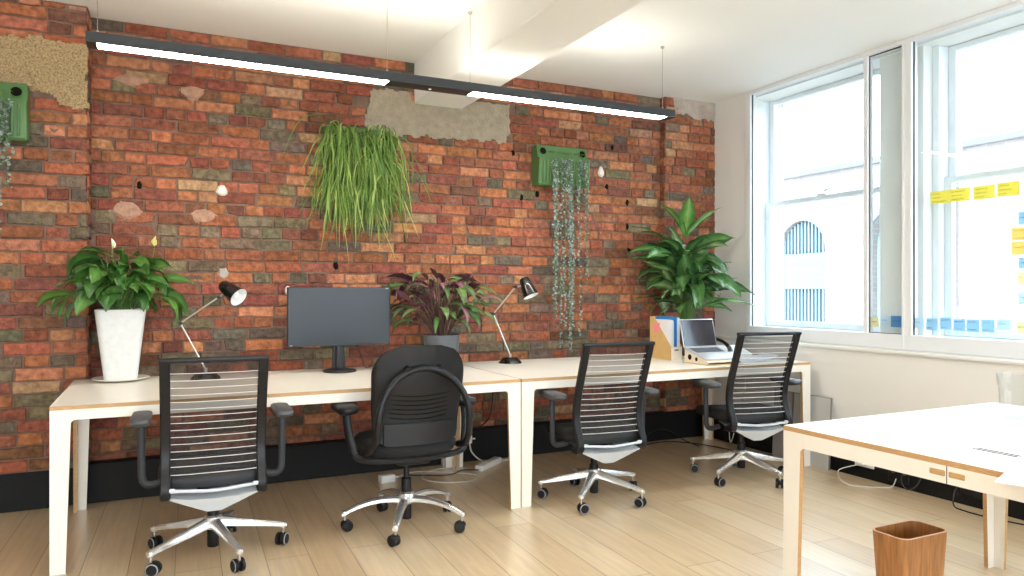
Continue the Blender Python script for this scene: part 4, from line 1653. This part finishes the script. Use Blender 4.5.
m.build('outlet_holes', t, smooth=0)
adapter('white plug hanging on the black trunking right of the task chair', (2.03, 4.91, .14), (.05, .045, .06))
cable('power_cable', 'white cable curving from the hanging plug to the power strip end', [(2.04, 4.905, .15), (2.05, 4.89, .08), (2.11, 4.86, .02), (2.2, 4.84, .006), (2.34, 4.86, .006), (2.5, 4.84, .006)], 'cable_w', .006)
adapter('small white adapter block on the floor under the task chair', (1.345, 4.64, 0), (.10, .06, .05), rz=.2)
adapter('white adapter block on the floor by the trunking, right of the task chair', (1.88, 4.88, 0), (.12, .07, .065), rz=-.1)
cable('power_cable', 'pale cable making wide loops on the floor behind the task chair', [(1.40, 4.65, .01), (1.55, 4.80, .005), (1.75, 4.72, .005), (1.93, 4.55, .005), (1.85, 4.42, .005), (1.66, 4.46, .005), (1.58, 4.62, .005), (1.7, 4.78, .005), (1.85, 4.80, .005), (1.98, 4.66, .006)], 'cable_w', .003)
cable('power_cable', 'dark cable on the floor from the power strip towards the task chair', [(2.0, 4.64, .01), (1.9, 4.70, .006), (1.78, 4.62, .006), (1.62, 4.68, .006), (1.5, 4.74, .006)], 'cable_b', .004)
cable('power_cable', 'dark cable trailing over the floor under the laptop desk', [(2.95, 4.86, .006), (3.15, 4.75, .006), (3.45, 4.80, .006), (3.75, 4.86, .006), (3.92, 4.72, .006), (4.0, 4.52, .006), (4.05, 4.3, .006), (4.18, 4.1, .006)], 'cable_b', .004)
cable('power_cable', 'dark cable in a small arch above the floor under the laptop desk', [(3.48, 4.80, .006), (3.60, 4.88, .07), (3.72, 4.90, .10), (3.84, 4.90, .08), (3.93, 4.82, .01), (3.9, 4.6, .006)], 'cable_b', .004)
cable('power_cable', 'pale cable drooping under the desk end behind the chair by the window', [(4.22, 4.62, .24), (4.12, 4.5, .13), (4.0, 4.36, .08), (3.95, 4.28, .12), (3.93, 4.2, .3), (3.92, 4.12, .5), (3.9, 4.1, .7)], 'cable_w', .004)

# ------------------------------------------------------------------ notes on the window glass
NX = WX + .0165
def note(label, y, z, w, h, key, lines=3, group='sticky notes on the window', roll=0.):
    """y = left edge as seen from the room (larger y is further), z = top"""
    t = MB().m(key)
    t.prism([(0, 0), (-w, 0), (-w, -h), (0, -h)], 'x', -.0012, 0)
    o = tag(t.build('sticky_note', None, 0), label, 'sticky note', group)
    o.location = (NX, y, z)
    o.rotation_euler.x = roll
    if lines:
        s = MB().m('ink')
        for i in range(lines):
            zz = -h * (.22 + .6 * i / max(1, lines - 1)) if lines > 1 else -h * .45
            L = w * R.uniform(.45, .85)
            x = -.1 * w
            pts = []
            k = 0
            while x > -L:
                pts.append((-.0016, x, zz + (.0035 if k % 2 else -.0035) * R.uniform(.5, 1.2)))
                x -= R.uniform(.002, .005); k += 1
            if len(pts) > 2: s.tube(pts, .0008, 4)
        s.build('handwriting', o, 0)
    return o
gy = 'yellow notes in a row on the window'
note('yellow note at the left end of the row on the window pane', 2.994, 1.872, .125, .078, 'note_y', 3, gy, .012)
note('second yellow note from the left in the row on the window', 2.872, 1.872, .125, .078, 'note_y', 3, gy)
note('third yellow note from the left in the row on the window, between two gaps', 2.724, 1.870, .122, .078, 'note_y', 3, gy)
note('yellow note at the right end of the row on the window', 2.588, 1.872, .122, .078, 'note_y', 3, gy)
note('upper of the two orange notes at the right edge of the window', 2.508, 1.606, .125, .070, 'note_o', 2, 'orange notes on the window')
note('lower of the two orange notes at the right edge of the window', 2.508, 1.528, .125, .074, 'note_o', 1, 'orange notes on the window')
note('light blue note at the right edge of the window, above the orange notes', 2.470, 1.695, .10, .07, 'note_b', 1)
note('light blue note at the right edge of the window, just below the orange notes', 2.468, 1.435, .10, .06, 'note_b', 1)
note('pale yellow note at the right edge of the window, below the blue one', 2.472, 1.352, .10, .065, 'note_py', 1)
note('pale blue note at the right edge of the window, lowest of that column', 2.468, 1.24, .10, .065, 'note_p', 1)
note('pale yellow note low in the narrow pane, at its left corner', 3.425, 1.068, .062, .066, 'note_py', 1)
note('pale blue note low in the narrow pane, between the yellow and the deep blue note', 3.345, 1.080, .062, .064, 'note_p', 1)
note('deep blue note low in the narrow pane beside the thick window post', 3.272, 1.082, .076, .074, 'note_db', 1)
note('greyish white note low on the wide pane, next to the thick window post', 3.10, 1.075, .06, .064, 'note_p', 1)
gb = 'blue notes along the bottom of the wide pane'
for i, (y, lab) in enumerate(((3.022, 'first blue note from the window post in the bottom row of five'), (2.934, 'second blue note from the window post in the bottom row of five'),
                              (2.848, 'third blue note, in the middle of the bottom row of five'), (2.766, 'fourth blue note from the window post in the bottom row of five'),
                              (2.678, 'fifth blue note, last of the bottom row, beside the pale ones'))):
    note(lab, y, 1.078 + R.uniform(-.003, .003), .074, .074, 'note_b', 2, gb, R.uniform(-.04, .04))
note('very pale blue note right after the bottom row of five blue notes', 2.588, 1.082, .074, .06, 'note_p', 1)
note('very pale yellow note at the right end of the bottom row of notes', 2.478, 1.07, .07, .06, 'note_py', 1)

# ------------------------------------------------------------------ light
w = bpy.data.worlds.new('overcast sky')
scn.world = w
w.use_nodes = True
bg = w.node_tree.nodes['Background']
bg.inputs['Color'].default_value = (.80, .90, 1.0, 1)
bg.inputs['Strength'].default_value = 8.5

def portal(x, y, z, sx, sy, rot):
    l = bpy.data.lights.new('window_portal', 'AREA')
    l.shape = 'RECTANGLE'; l.size = sx; l.size_y = sy
    l.cycles.is_portal = True
    o = bpy.data.objects.new('window_portal', l)
    COL.objects.link(o)
    o.location = (x, y, z); o.rotation_euler = rot
for (y0, y1) in SASH:
    portal(4.83, (y0 + y1) / 2, 1.9, 1.95, y1 - y0, (0, PI / 2, 0))
for x in (-1.9, .6, 3.1):  # sky light through the added front wall openings
    portal(x, Y0 - .22, 1.78, 2.0, 1.95, (PI / 2, 0, 0))
pendant('added black pendant strip light over the meeting table, out of view, brightening the room', 1.1)  # unseen pendant added as room fill, same design as the hung one
pendant('added black pendant strip light nearest the front wall openings, out of view, brightening the room', -1.6)  # second added pendant, also out of view and only for fill

# ------------------------------------------------------------------ camera
cd = bpy.data.cameras.new('camera')
cam = bpy.data.objects.new('camera', cd)
COL.objects.link(cam)
cam.location = (0, 0, 1.247)
cam.rotation_euler = (PI / 2, 0, -math.atan2(730, 1503))
cd.sensor_width = 36
cd.lens = 36 * 730 / 1024
cd.shift_y = 3 / 1024
cd.clip_start = .05
scn.camera = cam

vs = scn.view_settings
vs.view_transform = 'Standard'
vs.look = 'None'
vs.gamma = 1
vs.use_curve_mapping = False
vs.exposure = 0.28
scn.cycles.use_denoising = True
scn.cycles.max_bounces = 10
scn.cycles.diffuse_bounces = 6
scn.cycles.transparent_max_bounces = 24
scn.cycles.sample_clamp_indirect = 8
